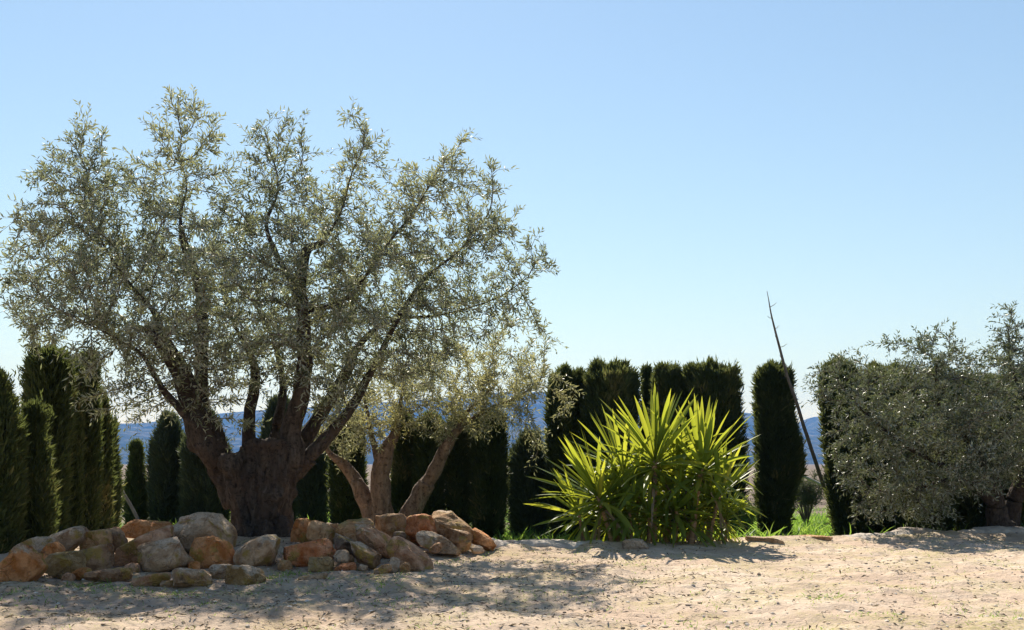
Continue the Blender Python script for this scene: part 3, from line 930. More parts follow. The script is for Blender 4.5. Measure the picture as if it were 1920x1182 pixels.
CYP = [
    (-48, 36, 702, 10.4, "tall cypress cut by the left edge of the photo beside the leftmost boulder", 'point', 'cypress_light', {}),
    (32, 97, 764, 10.9, "short pointed cypress, second tree from the left edge", 'cone', 'cypress_light', {}),
    (52, 128, 652, 12.2, "tallest dark flat topped cypress at the left end behind the boulders", 'clipped', 'cypress_light', {}),
    (112, 152, 672, 12.7, "narrow cypress squeezed against the right side of the tallest left cypress", 'clipped', 'cypress_light', {}),
    (142, 184, 664, 13.1, "cypress behind the drooping yellowish olive twigs of the old tree", 'clipped', 'cypress_light', {}),
    (172, 207, 735, 13.7, "slim dark cypress, next to last in the left row before the hill gap", 'point', 'cypress_light', {}),
    (190, 223, 783, 14.3, "last cypress of the left row, its thin tip standing against the blue hill", 'cone', 'cypress_light', {}),
    (235, 277, 836, 17.0, "small pointed young cypress alone in the gap with the blue hill", 'cone', 'cypress_light', {}),
    (283, 352, 782, 17.0, "greyish loose conifer left of the old olive trunk", 'point', 'cypress_grey', dict(thin=0.4)),
    (345, 428, 778, 16.5, "dark conifer half hidden behind the left limbs of the old olive", 'point', 'cypress_grey', dict(thin=0.2)),
    (492, 560, 738, 17.2, "grey green feathery conifer seen between the forked limbs of the old olive", 'point', 'cypress_grey', dict(thin=0.5)),
    (558, 618, 800, 16.8, "thin see-through conifer right of the old olive trunk", 'point', 'cypress_grey', dict(thin=0.8, dens=0.5)),
    (620, 680, 785, 15.8, "dark cypress left of the three stems of the smaller olive", 'clipped', 'cypress', {}),
    (735, 778, 775, 16.2, "dark cypress seen between the middle and right stem of the smaller olive", 'clipped', 'cypress', {}),
    (779, 833, 780, 16.0, "dark cypress crossed by the right leaning stem of the smaller olive", 'clipped', 'cypress', {}),
    (838, 882, 780, 16.1, "slender dark cypress just right of the smaller olive's right leaning stem", 'clipped', 'cypress', {}),
    (883, 947, 772, 15.9, "dark upright cypress above the last orange boulder of the ring", 'clipped', 'cypress', {}),
    (952, 1030, 806, 16.4, "loose greyish conifer left of the yucca under the smaller olive's twigs", 'point', 'cypress_grey', dict(thin=0.5)),
    (1028, 1090, 688, 16.0, "cypress with two small pointed tips left of the broad flat topped one", 'clipped', 'cypress', {}),
    (1088, 1196, 681, 15.8, "broad clipped cypress with rounded shoulders behind the left half of the yucca", 'clipped', 'cypress', {}),
    (1203, 1222, 688, 16.6, "very thin cypress in the slot between two broad ones behind the yucca", 'point', 'cypress', {}),
    (1220, 1285, 683, 16.0, "clipped cypress directly behind the tallest yucca rosette", 'clipped', 'cypress', {}),
    (1280, 1384, 681, 15.9, "broad clipped cypress behind the right yucca rosette with the hill on its right", 'clipped', 'cypress', dict(bulge=((.40, .25, .35),))),
    (1417, 1486, 681, 16.0, "free standing cypress with a bulge on its right side beside the leaning stalk", 'clipped', 'cypress', dict(bulge=((.50, .17, .75),), lean=0.0)),
    (1562, 1642, 681, 15.6, "clipped cypress behind the left fringe of the dark olive, right of the leaning stalk", 'clipped', 'cypress', dict(lean=-.22)),
    (1612, 1704, 680, 15.8, "clipped cypress whose flat top shows over the left part of the dark olive", 'clipped', 'cypress', {}),
    (1700, 1792, 700, 16.0, "cypress almost hidden behind the middle of the dark olive", 'clipped', 'cypress', {}),
    (1786, 1868, 703, 16.1, "cypress hidden behind the dark olive between its left half and its trunk", 'clipped', 'cypress', {}),
    (1860, 1960, 700, 16.2, "cypress behind the dark olive's trunk at the right edge of the photo", 'clipped', 'cypress', {}),
]
for k, (x0, x1, top, Y, lab, shp, mt, kw) in enumerate(CYP):
    make_cypress(x0, x1, top, Y, lab, 300 + 13 * k, shp, mat=mt, **kw)


# ---------------------------------------------------------------- yucca
def make_yucca():
    base = P(1240, 1016, 11.75)
    base[2] = g1(base[0], base[1]) - 0.03
    root = empty("yucca", tuple(base), "bright green spiky yucca clump with several rosettes on short stems at the yard edge", "plant")
    ros = [  # centre px, py, Y, leaves, length, lean x, lean y, stem foot px, spread
        (1228, 862, 11.75, 74, .94, 0.0, -.05, 1224, 1.0),
        (1316, 874, 11.75, 66, .88, .06, -.05, 1296, .9),
        (1120, 930, 11.65, 66, .82, -.50, -.1, 1150, 1.0),
        (1165, 880, 12.0, 52, .80, -.45, .1, 1185, 1.0),
        (1352, 922, 11.8, 52, .62, .32, -.05, 1330, 1.0),
        (1274, 892, 12.05, 56, .74, .1, .1, 1268, 1.0),
        (1268, 950, 11.7, 48, .56, .05, -.1, 1262, 1.1),
        (1180, 950, 11.7, 50, .54, -.1, -.1, 1185, 1.1),
        (1325, 952, 11.9, 46, .50, .1, .1, 1325, 1.1),
        (1085, 962, 11.75, 40, .66, -.55, -.1, 1105, 1.1),
        (1140, 970, 11.9, 40, .5, -.1, .1, 1140, 1.1),
        (1240, 965, 12.0, 40, .5, 0, .1, 1245, 1.1),
        (1362, 965, 11.9, 40, .42, .2, 0, 1352, 1.1), (1200, 918, 11.95, 50, .62, -.1, .1, 1203, 1.1), (1252, 915, 11.95, 50, .62, 0, .1, 1255, 1.1), (1292, 925, 12.05, 46, .60, .1, .1, 1290, 1.1), (1150, 940, 11.8, 44, .56, -.2, 0, 1160, 1.1), (1215, 962, 11.65, 40, .46, 0, -.05, 1215, 1.1), (1300, 968, 11.75, 40, .44, 0, -.05, 1300, 1.1)]
    for k, (px, py, Y, n, L, lx, ly, fx, sp) in enumerate(ros):
        c = P(px, py, Y) - base
        foot = P(fx, 1015, Y) - base
        foot[2] = g1(foot[0] + base[0], foot[1] + base[1]) - base[2] - 0.05
        r = np.random.default_rng(900 + k)
        # stem
        mid = (foot + c) / 2 + np.array((r.normal(0, .02), 0, 0))
        pts = catmull([[*foot, .046], [*mid, .038], [*c, .032]] if k < 2 else [[*foot, .026], [*mid, .021], [*c, .020]], 0.03)
        V, F, T = tube(pts[:, :3], pts[:, 3] * (1 + 0.10 * np.sin(np.arange(len(pts)) * 2.1)), 10)
        mb = MB()
        mb.add(V, F)
        mb.f.append(T + mb.n - len(V)); mb.m.append(np.zeros(len(T), np.int32)); mb.s.append(np.zeros(len(T), bool))
        link("stem", mb.mesh("stem", [M['yucca_stem']], attr=False), root)
        mb = MB()
        axis = norm(np.array((lx, ly, 1.0)))
        u = norm(np.cross(axis, (0.2, 1, 0.1)))
        w = np.cross(axis, u)
        for j in range(n):
            f = (j + 0.5) / n
            el = math.radians(88 - (112 if L > .7 else 124) * f ** 0.9 * sp) + r.normal(0, .15)
            az = j * 2.39996 + r.normal(0, .45)
            d = np.sin(el) * axis + np.cos(el) * (np.cos(az) * u + np.sin(az) * w)
            ll = L * (0.80 + 0.22 * np.sin(np.pi * min(1, f * 1.4 + .15))) * (0.88 + 0.24 * r.random())
            wd = 0.058 * (L / .75) ** .5 * (0.85 + 0.3 * r.random())
            droop = (0.03 + 0.34 * f ** 1.6) * (0.5 + r.random())
            S = 9
            s = np.linspace(0, 1, S)
            o = c - axis * (0.16 * f) + d * 0.02
            path = o + np.outer(s * ll, d) + np.outer(-droop * ll * s ** 2.4, np.array((0, 0, 1.0)))
            tg = norm(np.gradient(path, axis=0))
            sd = np.cross(tg, np.array((0, 0, 1.0)))
            if np.linalg.norm(sd[0]) < .15:
                sd = np.tile(np.array((np.cos(az), np.sin(az), 0)), (S, 1))
            sd = norm(sd)
            roll = r.normal(0, .45)
            up = np.cross(sd, tg)
            sd2 = sd * np.cos(roll) + up * np.sin(roll)
            up2 = np.cross(sd2, tg)
            hw = wd / 2 * np.interp(s, [0, .12, .45, .75, .93, 1], [.62, .7, 1, .78, .30, .02])
            fold = 0.28
            A = path + sd2 * hw[:, None] + up2 * (hw * fold)[:, None]
            B = path
            C = path - sd2 * hw[:, None] + up2 * (hw * fold)[:, None]
            V = np.stack((A, B, C), 1).reshape(-1, 3)
            i = np.arange(S - 1)[:, None] * 3
            F = np.concatenate((np.hstack((i, i + 1, i + 4, i + 3)), np.hstack((i + 1, i + 2, i + 5, i + 4))))
            lv = 0.16 + 0.55 * (1 - f) ** 1.7 + r.normal(0, .15) + (0.4 if r.random() < .07 else 0)
            lvs = np.clip(lv + (2.2 if r.random() < .4 else .35) * np.clip(s - .78, 0, 1), 0, 1)
            if f > .9 and r.random() < .5:
                lvs = np.clip(lvs + .4, 0, 1)
            dead = f > .93 and r.random() < .75
            if dead:                       # old leaves hang down round the stem
                V[:, 2] -= np.repeat(s, 3) * ll * 0.55
                V[:, :2] = (V[:, :2] - c[:2]) * 0.6 + c[:2]
            mb.add(V, F, 1 if dead else 0, np.repeat(np.clip(lvs + (.5 if dead else 0), 0, 1), 3))
        link("leaf_rosette", mb.mesh("leaf_rosette", [M['yucca'], M['dry']]), root)


make_yucca()

# ---------------------------------------------------------------- rocks
ORANGE, TAN, GREY, PINK, OLIVE = (.82, .32, .085), (.76, .43, .20), (.58, .38, .225), (.70, .38, .22), (.44, .29, .11)
DARK, WHITE, BROWN, RED = (.13, .11, .09), (.78, .60, .43), (.45, .26, .14), (.72, .235, .07)
ROCKS = [  # x0, y0, x1, y1, Y, colour, crust, tilt deg, boxiness, label
    (-22, 1022, 88, 1112, 7.95, ORANGE, .55, 28, .5, "long orange boulder with a grey crusted top at the left end of the ring"),
    (22, 1006, 100, 1064, 8.55, GREY, .85, 30, .4, "grey crusted slab leaning behind the long orange boulder at the left end"),
    (80, 1016, 119, 1054, 8.42, ORANGE, .1, 10, .6, "small bright orange block beside the long boulder at the left end"),
    (80, 986, 162, 1052, 9.0, BROWN, .55, 24, .6, "brown layered boulder with a pointed right corner near the left end"),
    (154, 993, 210, 1044, 9.1, TAN, .35, 0, .3, "rounded tan rock right of the brown layered boulder"),
    (194, 989, 240, 1036, 9.35, BROWN, .35, 0, .5, "small flat brown rock wedged left of the long orange slab"),
    (88, 1034, 160, 1086, 8.35, OLIVE, .5, 5, .3, "rounded olive brown rock low in front of the brown layered boulder"),
    (146, 1018, 214, 1076, 8.62, BROWN, .5, 0, .5, "upright brown rock with ochre stains left of the slanting orange boulder"),
    (136, 1064, 174, 1088, 8.32, ORANGE, .1, 0, .4, "small orange stone on the soil under the upright brown rock"),
    (230, 973, 338, 1014, 9.75, ORANGE, .35, -3, .8, "long flat orange slab lying topmost on the left side of the ring"),
    (208, 984, 336, 1070, 9.15, PINK, .25, 28, .5, "slanting pinkish orange boulder under the long flat slab"),
    (253, 1006, 362, 1078, 8.72, GREY, .6, 12, .35, "big rounded grey boulder with ochre lichen front left of the trunk"),
    (329, 960, 438, 1046, 9.45, GREY, .8, -8, .3, "largest pale grey domed boulder directly left of the old olive trunk"),
    (360, 1004, 441, 1078, 8.95, ORANGE, .0, 2, .8, "bright orange square block below the largest grey domed boulder"),
    (439, 1003, 522, 1077, 8.9, GREY, .75, 20, .15, "round pitted grey boulder in front of the old olive trunk"),
    (392, 1058, 440, 1090, 8.3, GREY, .8, 0, .4, "small grey stone touching the flat ochre one in front of the round boulder"),
    (424, 1058, 498, 1104, 8.02, OLIVE, .75, -5, .4, "flat ochre and grey stone on the soil in front of the round boulder"),
    (162, 1065, 244, 1100, 8.1, BROWN, .5, 4, .4, "low flat brown stone on the soil below the upright brown rock"),
    (250, 1073, 320, 1106, 7.95, PINK, .6, 6, .5, "low flat pinkish grey stone half sunk in the soil left of centre front"),
    (322, 1064, 400, 1112, 7.9, GREY, .8, -8, .6, "angular grey stone half sunk in the soil below the orange square block"),
    (300, 1088, 334, 1106, 7.85, BROWN, .5, 0, .5, "little brown stone between the two half sunk front stones"),
    (524, 1009, 632, 1064, 9.0, RED, .35, 14, .6, "long rusty orange boulder right of the old olive trunk"),
    (544, 972, 588, 1030, 10.1, ORANGE, .15, 0, .5, "orange rock touching the right side of the old olive trunk"),
    (575, 976, 638, 1030, 9.85, TAN, .25, -12, .6, "tan wedge shaped rock behind the long rusty boulder"),
    (630, 972, 706, 1032, 9.85, TAN, .45, 5, .4, "tan boulder with a pale top behind the dark grey rock"),
    (618, 982, 650, 1014, 10.2, ORANGE, .1, 0, .4, "tiny orange rock peeping out between the tan wedge and the tan boulder"),
    (577, 1044, 626, 1080, 8.72, OLIVE, .45, 0, .6, "small olive brown rock under the right end of the long rusty boulder"),
    (622, 1000, 674, 1048, 9.2, DARK, .1, -25, .6, "dark grey rock next to the long rusty boulder's right end"),
    (626, 1031, 655, 1060, 8.85, WHITE, .35, 0, .1, "round whitish cobble right of the long rusty boulder"),
    (657, 1014, 714, 1066, 8.95, (.30, .17, .085), .85, -30, .5, "slanting rock with grey top and orange base right of the whitish cobble"),
    (627, 1054, 668, 1075, 8.7, RED, .2, 3, .5, "small flat red orange stone below the whitish cobble"),
    (664, 983, 740, 1048, 9.5, PINK, .65, -32, .5, "slanting mauve grey slab behind the big pink boulder"),
    (724, 1006, 814, 1073, 9.05, PINK, .25, -28, .3, "big pink boulder sloping down to the right front of the ring"),
    (702, 962, 772, 1026, 10.5, (.36, .20, .085), .15, 2, .9, "boxy olive stained orange block in front of the smaller olive's stems"),
    (760, 964, 824, 1026, 10.5, RED, .3, 0, .8, "red orange block with a crumbly top right of the boxy olive stained one"),
    (808, 958, 890, 1026, 10.7, (.42, .24, .10), .35, -14, .3, "large domed boulder with a mossy top near the right end of the ring"),
    (780, 995, 866, 1042, 9.95, GREY, .7, -18, .4, "grey slanting slab right of the big pink boulder"),
    (826, 990, 882, 1024, 10.35, (.33, .18, .08), .5, -15, .4, "brown orange rock squeezed under the large mossy domed boulder"),
    (873, 990, 931, 1035, 10.75, ORANGE, .1, -28, .3, "smooth orange boulder at the right end of the ring"),
    (804, 1016, 830, 1040, 9.75, PINK, .3, 20, .6, "small pink wedge between the big pink boulder and the grey slab"),
    (856, 1014, 884, 1037, 10.3, TAN, .3, 8, .5, "small tan stone on the soil left of the smooth orange end boulder"),
    (880, 1022, 908, 1040, 9.95, WHITE, .5, 0, .5, "small pale stone on the soil in front of the smooth orange end boulder"),
    (727, 1045, 750, 1076, 8.75, WHITE, .4, -15, .4, "upright whitish stone under the left side of the big pink boulder"),
    (709, 1058, 737, 1084, 8.55, TAN, .5, 10, .5, "small tan stone beside the upright whitish one"),
    (556, 1075, 614, 1102, 8.1, GREY, .75, 4, .4, "flat pale grey stone sunk in the soil below the olive brown rock"),
    (700, 1066, 716, 1079, 8.6, WHITE, .4, 0, .3, "tiny white pebble on the soil left of the small tan stone"),
    (672, 1058, 690, 1072, 8.75, WHITE, .3, 0, .3, "tiny whitish stone below the grey topped slanting rock"),
    (736, 996, 762, 1016, 10.2, DARK, .5, 0, .2, "small dark rounded stone leaning on the boxy olive stained block"),
    (1166, 1010, 1216, 1036, 11.15, (.30, .25, .2), 1.0, 5, .5, "grey lump of stone at the foot of the yucca's tallest stem"),
    (640, 1040, 664, 1062, 9.15, TAN, .4, 0, .2, "small rounded tan stone wedged behind the round whitish cobble"),
    (520, 1050, 548, 1078, 8.75, TAN, .5, 0, .2, "small rounded tan stone between the round pitted boulder and the long rusty one"),
    (232, 1056, 262, 1084, 8.55, PINK, .3, 0, .2, "small pinkish cobble left of the big rounded grey boulder's foot"),
    (352, 1052, 376, 1076, 8.6, ORANGE, .2, 0, .2, "small orange cobble between the big rounded grey boulder and the square block"),
    (116, 1074, 140, 1094, 8.15, PINK, .4, 0, .2, "little pinkish cobble lying before the rounded olive brown rock"),
    (748, 1054, 770, 1076, 8.7, TAN, .3, 0, .2, "little tan cobble under the middle of the big pink boulder"),
    (500, 1082, 526, 1100, 8.2, WHITE, .6, 0, .2, "little pale cobble on the soil right of the flat ochre and grey stone"),
    (688, 1006, 718, 1030, 9.9, TAN, .3, 0, .3, "small tan stone above the slanting mauve grey slab"),
    (1398, 1006, 1470, 1030, 11.9, GREY, .85, -6, .5, "flat grey stone on the yard edge right of the yucca"),
    (1474, 1004, 1560, 1022, 12.3, TAN, .7, 0, .6, "long low pale stone on the yard edge below the patch of bright grass"),
]


def ico(sub):
    import bmesh
    bm = bmesh.new()
    bmesh.ops.create_icosphere(bm, subdivisions=sub, radius=1.0)
    V = np.array([v.co[:] for v in bm.verts])
    F = np.array([[v.index for v in f.verts] for f in bm.faces])
    bm.free()
    return V, F


ICO5, ICO1, ICO0 = ico(5), ico(2), ico(1)


def rock_mesh(seed, W, Dp, H, tilt, box):
    r = np.random.default_rng(seed)
    V, F = ICO5
    d = V.copy()
    e = 2 + 5 * box                                    # superellipsoid exponent
    k = (np.abs(d) ** e).sum(1) ** (-1 / e)
    v = d * k[:, None]
    for j in range(5 + int(14 * box)):                  # broken facets
        n = norm(r.normal(0, 1, 3))
        c = (0.60 + 0.30 * r.random()) * (v @ n).max()
        ex = v @ n - c
        v = v - np.outer(np.maximum(ex, 0) * 0.98, n)
    v = v + d * (0.13 * fbm(v * 1.3 + seed, 3, seed) + 0.042 * fbm(v * 4.5 + seed, 3, seed + 3) + 0.024 * fbm(v * 10 + seed, 4, seed + 5) - 0.035 * np.maximum(0, 0.25 - np.abs(fbm(v * 2.1 + seed, 2, seed + 7))) * 3)[:, None]
    v = v * np.array((W, Dp, H))
    a = math.radians(tilt)
    yaw = r.normal(0, .35)
    R = np.array(Matrix.Rotation(-a, 3, 'Y')) @ np.array(Matrix.Rotation(yaw, 3, 'Z'))
    v = v @ R.T
    lo, hi = v.min(0), v.max(0)
    v = (v - (lo + hi) / 2)
    return v, F


for k, (x0, y0, x1, y1, Y, colr, crust, tilt, box, lab) in enumerate(ROCKS):
    w, h = (x1 - x0) / FPX * Y, (y1 - y0) / FPX * Y
    asp = 1.0
    a = abs(math.radians(tilt))
    long_, short_ = (w / max(.5, math.cos(a)), h * (0.62 if a > .3 else 0.9))
    v, F = rock_mesh(1000 + 7 * k, long_ / 2, 0.42 * (w + h) * 0.62, short_ / 2, tilt, box)
    ext = v.max(0) - v.min(0)
    v[:, 0] *= w / ext[0]
    v[:, 2] *= h / ext[2]
    c = P((x0 + x1) / 2, (y0 + y1) / 2, Y)
    # let rocks whose foot would float reach the soil or the stones below
    mb = MB()
    mb.add(v, F)
    nm = "rock" if w > 0.17 else "stone"
    o = link(nm, mb.mesh(nm, [M['rock']], attr=False))
    o.location = c
    o.color = (*colr, crust)
    tag(o, lab, "boulder" if w > 0.3 else "stone", "boulders ringed round the old olive" if "yard edge" not in lab and "yucca" not in lab else "stones along the yard edge")


# ---------------------------------------------------------------- loose cover: pebbles, litter, grass
def in_frame_points(n, ymin, ymax, pw=1.0, xpad=0.1):
    y = ymin + (ymax - ymin) * rng.random(n) ** pw
    x = y * ((-CX - 60) + (1920 + 120) * rng.random(n)) / FPX
    return x, y


def build_pebbles(name, n, smin, smax, lvlo, lvhi, ymin=4.9, ymax=13.4, mask=None, flat=0.7):
    x, y = in_frame_points(n, ymin, ymax)
    keep = y < edge_y(x) - 0.05
    if mask is not None:
        keep &= mask(x, y)
    x, y = x[keep], y[keep]
    n = len(x)
    z = gz(x, y)
    V, F = ICO0
    m = len(V)
    s = smin + (smax - smin) * rng.random(n) ** 2.6
    jit = 1 + rng.normal(0, .22, (n, m))
    sc = np.stack((s * (0.8 + .7 * rng.random(n)), s * (0.8 + .5 * rng.random(n)), s * flat), 1)
    v = V[None] * jit[:, :, None] * sc[:, None, :]
    an = rng.random(n) * 6.28
    ca, sa = np.cos(an)[:, None], np.sin(an)[:, None]
    v = np.stack((v[:, :, 0] * ca - v[:, :, 1] * sa, v[:, :, 0] * sa + v[:, :, 1] * ca, v[:, :, 2]), 2)
    v += np.stack((x, y, z + s * flat * 0.35), 1)[:, None, :]
    f = (F[None] + (np.arange(n) * m)[:, None, None]).reshape(-1, 3)
    mb = MB()
    mb.add(v.reshape(-1, 3), f, 0, np.repeat(lvlo + (lvhi - lvlo) * rng.random(n), m), smooth=False)
    tag(link(name, mb.mesh(name, [M['pebble']])), kind="stuff")


build_pebbles("gravel", 5200, .003, .018, .65, 1.0, flat=.5,
              mask=lambda x, y: fbm(np.stack((x * .9, y * .9, 0 * x), 1), 3, 137) > rng.random(len(x)) * .8 - .45)
build_pebbles("dirt_clods", 2600, .003, .014, 0.1, .7, flat=0.5,
              mask=lambda x, y: fbm(np.stack((x * 1.1, y * 1.1, 0 * x), 1), 2, 131) > rng.random(len(x)) * .9 - .4)


def build_litter():
    """Fallen leaves and bits of dry straw."""
    mb = MB()
    n = 13000
    x, y = in_frame_points(n, 4.9, 13.2)
    q = np.hypot(x + 2.6, (y - 9.3) * 0.8)
    keep = (y < edge_y(x)) & ((q < 3.4 + 1.4 * rng.random(n)) | (rng.random(n) < .30))
    x, y = x[keep], y[keep]
    n = len(x)
    p = np.stack((x, y, gz(x, y) + .006), 1)
    an = rng.random(n) * 6.28
    d = norm(np.stack((np.cos(an), np.sin(an), rng.normal(0.05, .22, n)), 1))
    nn = norm(rng.normal(0, .4, (n, 3)) + np.array((0, 0, 1)))
    V, F = leaf_quads(p, d, nn, .03 + .045 * rng.random(n), .006 + .009 * rng.random(n), .15)
    mb.add(V, F, 0, np.repeat(rng.random(n), 4), smooth=False)
    tag(link("leaf_litter", mb.mesh("leaf_litter", [M['dry']])), kind="stuff")


build_litter()


def blades(mb, x, y, h, wid, lv, spread=0.35, mat=0):
    n = len(x)
    z = gz(x, y)
    p = np.stack((x, y, z - .01), 1)
    d = norm(np.stack((rng.normal(0, spread, n), rng.normal(0, spread, n), np.ones(n)), 1))
    side = norm(np.cross(d, rng.normal(0, 1, (n, 3))))
    bend = norm(np.stack((rng.normal(0, 1, n), rng.normal(0, 1, n), -.5 + 0 * x), 1))
    rows = []
    for s, w in ((0, 1.0), (.45, .8), (.8, .45)):
        c = p + d * (h * s)[:, None] + bend * (h * .45 * s * s)[:, None]
        rows += [c + side * (wid * w / 2)[:, None], c - side * (wid * w / 2)[:, None]]
    rows.append(p + d * h[:, None] + bend * (h * .45)[:, None])
    V = np.stack(rows, 1).reshape(-1, 3)
    b = np.arange(n)[:, None] * 7
    Q = np.concatenate((np.hstack((b, b + 1, b + 3, b + 2)), np.hstack((b + 2, b + 3, b + 5, b + 4))))
    T = np.hstack((b + 4, b + 5, b + 6))
    mb.add(V, Q, mat, np.repeat(lv, 7), smooth=False)
    mb.f.append(T + mb.n - len(V)); mb.m.append(np.full(len(T), mat, np.int32)); mb.s.append(np.zeros(len(T), bool))


def build_grass():
    # lush strip beyond the yard edge
    mb = MB()
    n = 52000
    y = 11.5 + 15.5 * rng.random(n) ** 1.25
    x = y * ((-CX - 60) + 2040 * rng.random(n)) / FPX
    e = y - edge_y(x)
    msk = fbm(np.stack((x * .35, y * .35, 0 * x), 1), 3, 47)
    px = CX + x / y * FPX
    keep = (e > .3) & (msk + 0.12 * rng.normal(0, 1, n) > -.22) & ~((px > 195) & (px < 300) & (y > 16.5))
    x, y = x[keep], y[keep]
    n = len(x)
    cl = fbm(np.stack((x * 2.2, y * 2.2, 0 * x), 1), 2, 149)
    h = (.10 + .20 * rng.random(n)) * (1 + .8 * cl)
    blades(mb, x, y, h, .012 + .016 * rng.random(n), np.clip(.42 + .5 * cl + rng.normal(0, .2, n), 0, 1), .45)
    tag(link("grass", mb.mesh("grass", [M['grass']])), kind="stuff")
    # thin tufts in the yard
    mb = MB()
    cx, cy = in_frame_points(900, 5.0, 12.8)
    spots = [(160, 1098, 26, .07), (120, 1082, 14, .10), (205, 1110, 30, .06), (330, 1120, 30, .05), (255, 1110, 30, .05), (520, 1088, 60, .07), (545, 1080, 40, .06), (505, 1096, 40, .05), (135, 1068, 16, .13), (204, 1062, 10, .10), (680, 1110, 20, .07), (640, 1090, 18, .06), (750, 1130, 24, .05), (1555, 1128, 40, .05), (1530, 1130, 30, .04), (1085, 1035, 14, .07), (905, 1040, 24, .06), (1860, 1160, 40, .04), (1600, 1052, 40, .03), (1290, 1172, 30, .04), (720, 1100, 20, .07), (870, 1060, 20, .06), (60, 1130, 30, .05), (400, 1135, 30, .05), (30, 1118, 30, .06), (180, 1104, 30, .07), (345, 1112, 26, .06), (450, 1108, 30, .05), (590, 1104, 24, .05), (610, 1084, 16, .06), (700, 1090, 20, .05), (770, 1080, 18, .05), (830, 1062, 18, .05), (1440, 1176, 50, .03), (1230, 1100, 36, .03), (1700, 1110, 40, .03), (1330, 1140, 36, .03), (1000, 1110, 40, .035), (1180, 1060, 26, .03), (1780, 1070, 30, .03), (1640, 1165, 40, .03)]
    X, Yv, Hh, LV = [], [], [], []
    for (px, py, num, hh) in spots:
        yy = EYE * FPX / (py - HY)
        xx = (px - CX) / FPX * yy
        num = num * 2
        X.append(xx + rng.normal(0, .10, num)); Yv.append(yy + rng.normal(0, .12, num)); Hh.append(hh * (.5 + .8 * rng.random(num))); LV.append(np.clip(rng.normal(.5, .15, num), 0, .95))
    for a, b in zip(cx, cy):
        if b > edge_y(a):
            continue
        num = rng.integers(4, 16)
        X.append(a + rng.normal(0, .05, num)); Yv.append(b + rng.normal(0, .05, num)); Hh.append(.012 + .035 * rng.random(num)); LV.append(np.clip(rng.normal(.8, .15, num), .3, 1))
    X, Yv, Hh, LV = map(np.concatenate, (X, Yv, Hh, LV))
    blades(mb, X, Yv, Hh, .003 + .004 * rng.random(len(X)), LV, .7)
    tag(link("weeds", mb.mesh("weeds", [M['grass']])), kind="stuff")


build_grass()


# ---------------------------------------------------------------- stalks, sticks, dry bush
def make_stalk():
    b = P(1438, 548, 14.9)
    foot = P(1588, 1000, 16.5)
    foot[2] = g1(foot[0], foot[1]) - .06
    pts = catmull([[*foot, .036], [*P(1542, 903, 16.1), .031], [*P(1503, 786, 15.7), .027], [*P(1476, 700, 15.4), .022], [*P(1452, 610, 15.1), .014], [*b, .004]], .08)
    pts[:, :3] += np.stack([fbm(pts[:, :3] * 1.5, 2, 171 + k) for k in range(3)], 1) * .025
    root = empty("flower_stalk", tuple(foot), "long dead agave flower stalk leaning left against the sky", "stalk")
    V, F, T = tube(pts[:, :3] - foot, pts[:, 3], 8)
    mb = MB()
    mb.add(V, F)
    mb.f.append(T + mb.n - len(V)); mb.m.append(np.zeros(len(T), np.int32)); mb.s.append(np.zeros(len(T), bool))
    link("pole", mb.mesh("pole", [M['stalk']], attr=False), root)
    r = np.random.default_rng(5)
    n = len(pts)
    for i in range(int(n * .40), n - 2, 2):
        s = 1 if i % 4 < 2 else -1
        L = .03 + .11 * r.random()
        d = norm(np.array((s * (.8 + .3 * r.random()), r.normal(0, .5), .25 + .3 * r.random())))
        p0 = pts[i, :3] - foot
        V, F, T = tube([p0, p0 + d * L * .6, p0 + d * L + np.array((0, 0, .02))], [.006, .004, .003], 5)
        mb = MB()
        mb.add(V, F)
        link("side_stub", mb.mesh("side_stub", [M['stalk']], attr=False), root)


make_stalk()


def stick(name, rows, mat, label):
    pts = catmull([[*P(a, b, Y), r / FPX * Y] for a, b, Y, r in rows], .05)
    o = pts[0, :3].copy()
    V, F, T, c = rough_limb(pts[::4] if len(pts) > 12 else pts, 77, 8, .06)
    mb = MB()
    mb.add(V - o, F)
    mb.f.append(T + mb.n - len(V)); mb.m.append(np.zeros(len(T), np.int32)); mb.s.append(np.zeros(len(T), bool))
    ob = link(name, mb.mesh(name, [mat], attr=False))
    ob.location = o
    tag(ob, label, "stick")


stick("wooden_stick", [(212, 896, 15.4, 3.2), (232, 926, 15.4, 3.2), (258, 975, 15.4, 3.4), (268, 1010, 15.4, 3.4)], M['stalk'], "dark thin stick leaning beside the small young cypress in the left gap")
stick("wooden_stick", [(281, 955, 17.5, 3.5), (282, 985, 17.5, 3.8), (283, 1010, 17.5, 4)], M['pale_wood'], "short pale stake standing right of the small young cypress")
stick("wooden_stick", [(1498, 890, 19.0, 2.6), (1522, 900, 19.0, 2.8), (1560, 918, 19.0, 3)], M['pale_wood'], "pale bare pole slanting behind the foot of the leaning flower stalk")


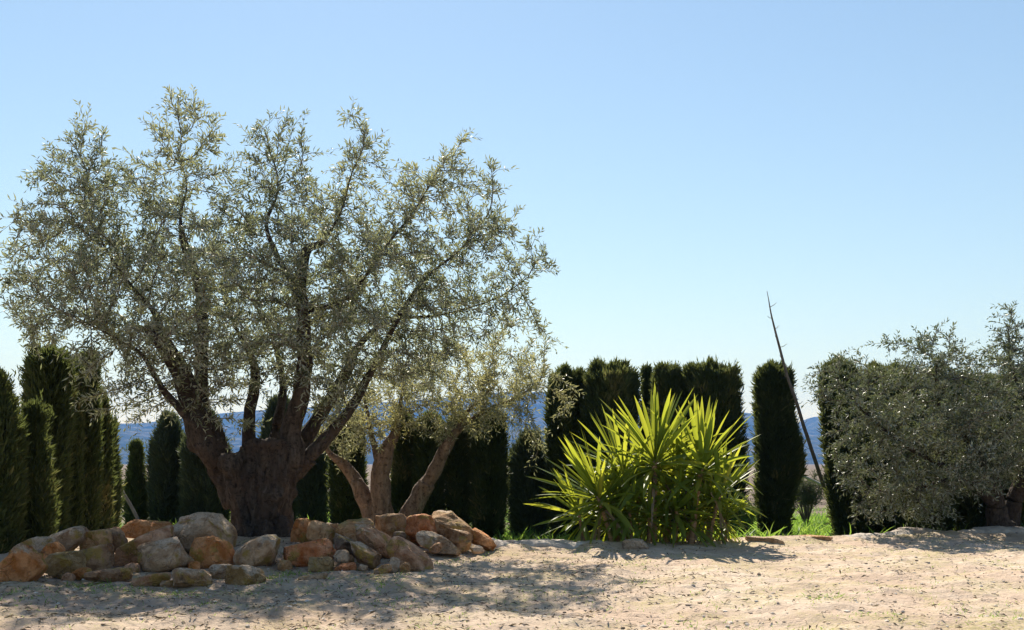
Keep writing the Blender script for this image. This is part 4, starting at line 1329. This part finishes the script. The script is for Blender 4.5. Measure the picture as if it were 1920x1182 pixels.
def make_bush(px, py, rx, ry, Y, label, mat, lvmu, seed, n=420):
    r = np.random.default_rng(seed)
    c = P(px, py, Y)
    zb = g1(c[0], c[1])
    base = np.array((c[0], c[1], zb))
    root = empty("dry_shrub", tuple(base), label, "shrub")
    R = rx / FPX * Y
    H = EYE + (HY - (py - ry)) / FPX * Y - zb
    mb = MB()
    ends = []
    for k in range(26):
        a = r.random() * 6.28
        q = R * np.sqrt(r.random())
        e = np.array((np.cos(a) * q, np.sin(a) * q * .8, H * (.45 + .5 * r.random())))
        V, F, T = tube([(0, 0, -.03), e * np.array((.35, .35, .5)), e], [.012, .008, .003], 5)
        mb.add(V, F)
        ends.append(e)
    link("stem", mb.mesh("stem", [M['twig']], attr=False), root)
    mb = MB()
    e = np.array(ends)[r.integers(0, 26, n)] * (.55 + .45 * r.random((n, 1)))
    add_sprigs(mb, e, r.normal(0, .7, (n, 3)) + np.array((0, 0, .9)), .12 + .14 * r.random(n), np.clip(r.normal(lvmu, .15, n), 0, 1), 9, .05, .014, .1, 1, 0)
    link("crown", mb.mesh("crown", [M['twig'], M[mat]]), root)


make_bush(1512, 925, 44, 40, 20.0, "low brownish shrub beyond the bright grass right of the free standing cypress", 'cypress_grey', .6, 31, 900)
make_bush(1392, 965, 26, 45, 14.6, "low yellow green shrub showing right of the yucca's lowest leaves", 'grass', .6, 33, 260)

# ---------------------------------------------------------------- light, sky, camera
SUN_AZ, SUN_EL = math.radians(-10.0), math.radians(43.0)
sv = Vector((math.sin(SUN_AZ) * math.cos(SUN_EL), math.cos(SUN_AZ) * math.cos(SUN_EL), math.sin(SUN_EL)))
ld = bpy.data.lights.new("sun", 'SUN')
ld.energy = 5.0
ld.angle = math.radians(0.53)
ld.color = (1.0, 0.93, 0.82)
lo = bpy.data.objects.new("sun", ld)
COL.objects.link(lo)
lo.rotation_euler = sv.to_track_quat('Z', 'Y').to_euler()

world = bpy.data.worlds.new("World")
scene.world = world
world.use_nodes = True
wt = world.node_tree
bg = wt.nodes["Background"]
sky = wt.nodes.new("ShaderNodeTexSky")
sky.sky_type = 'NISHITA'
sky.sun_disc = False
sky.sun_elevation = SUN_EL
sky.sun_rotation = SUN_AZ
sky.air_density = 1.45
sky.dust_density = 0.07
sky.ozone_density = 1.0
wt.links.new(sky.outputs[0], bg.inputs[0])
bg.inputs[1].default_value = 0.061

cam = bpy.data.cameras.new("camera")
cam.sensor_width = 36
cam.lens = FPX / 1920 * 36
cam.shift_y = (HY - 591) / 1920
cam.clip_start = 0.05
cam.clip_end = 20000
cam.dof.use_dof = True
cam.dof.focus_distance = 10.6
cam.dof.aperture_fstop = 5.6
co = bpy.data.objects.new("camera", cam)
COL.objects.link(co)
co.location = (0, 0, EYE)
co.rotation_euler = (math.radians(90), 0, 0)
scene.camera = co

scene.view_settings.view_transform = 'Standard'
scene.view_settings.look = 'None'
scene.view_settings.exposure = 1.05
scene.view_settings.gamma = 1
scene.view_settings.use_curve_mapping = False
scene.cycles.volume_bounces = 0
scene.cycles.max_bounces = 8
scene.cycles.transmission_bounces = 4
scene.cycles.filter_width = 1.45
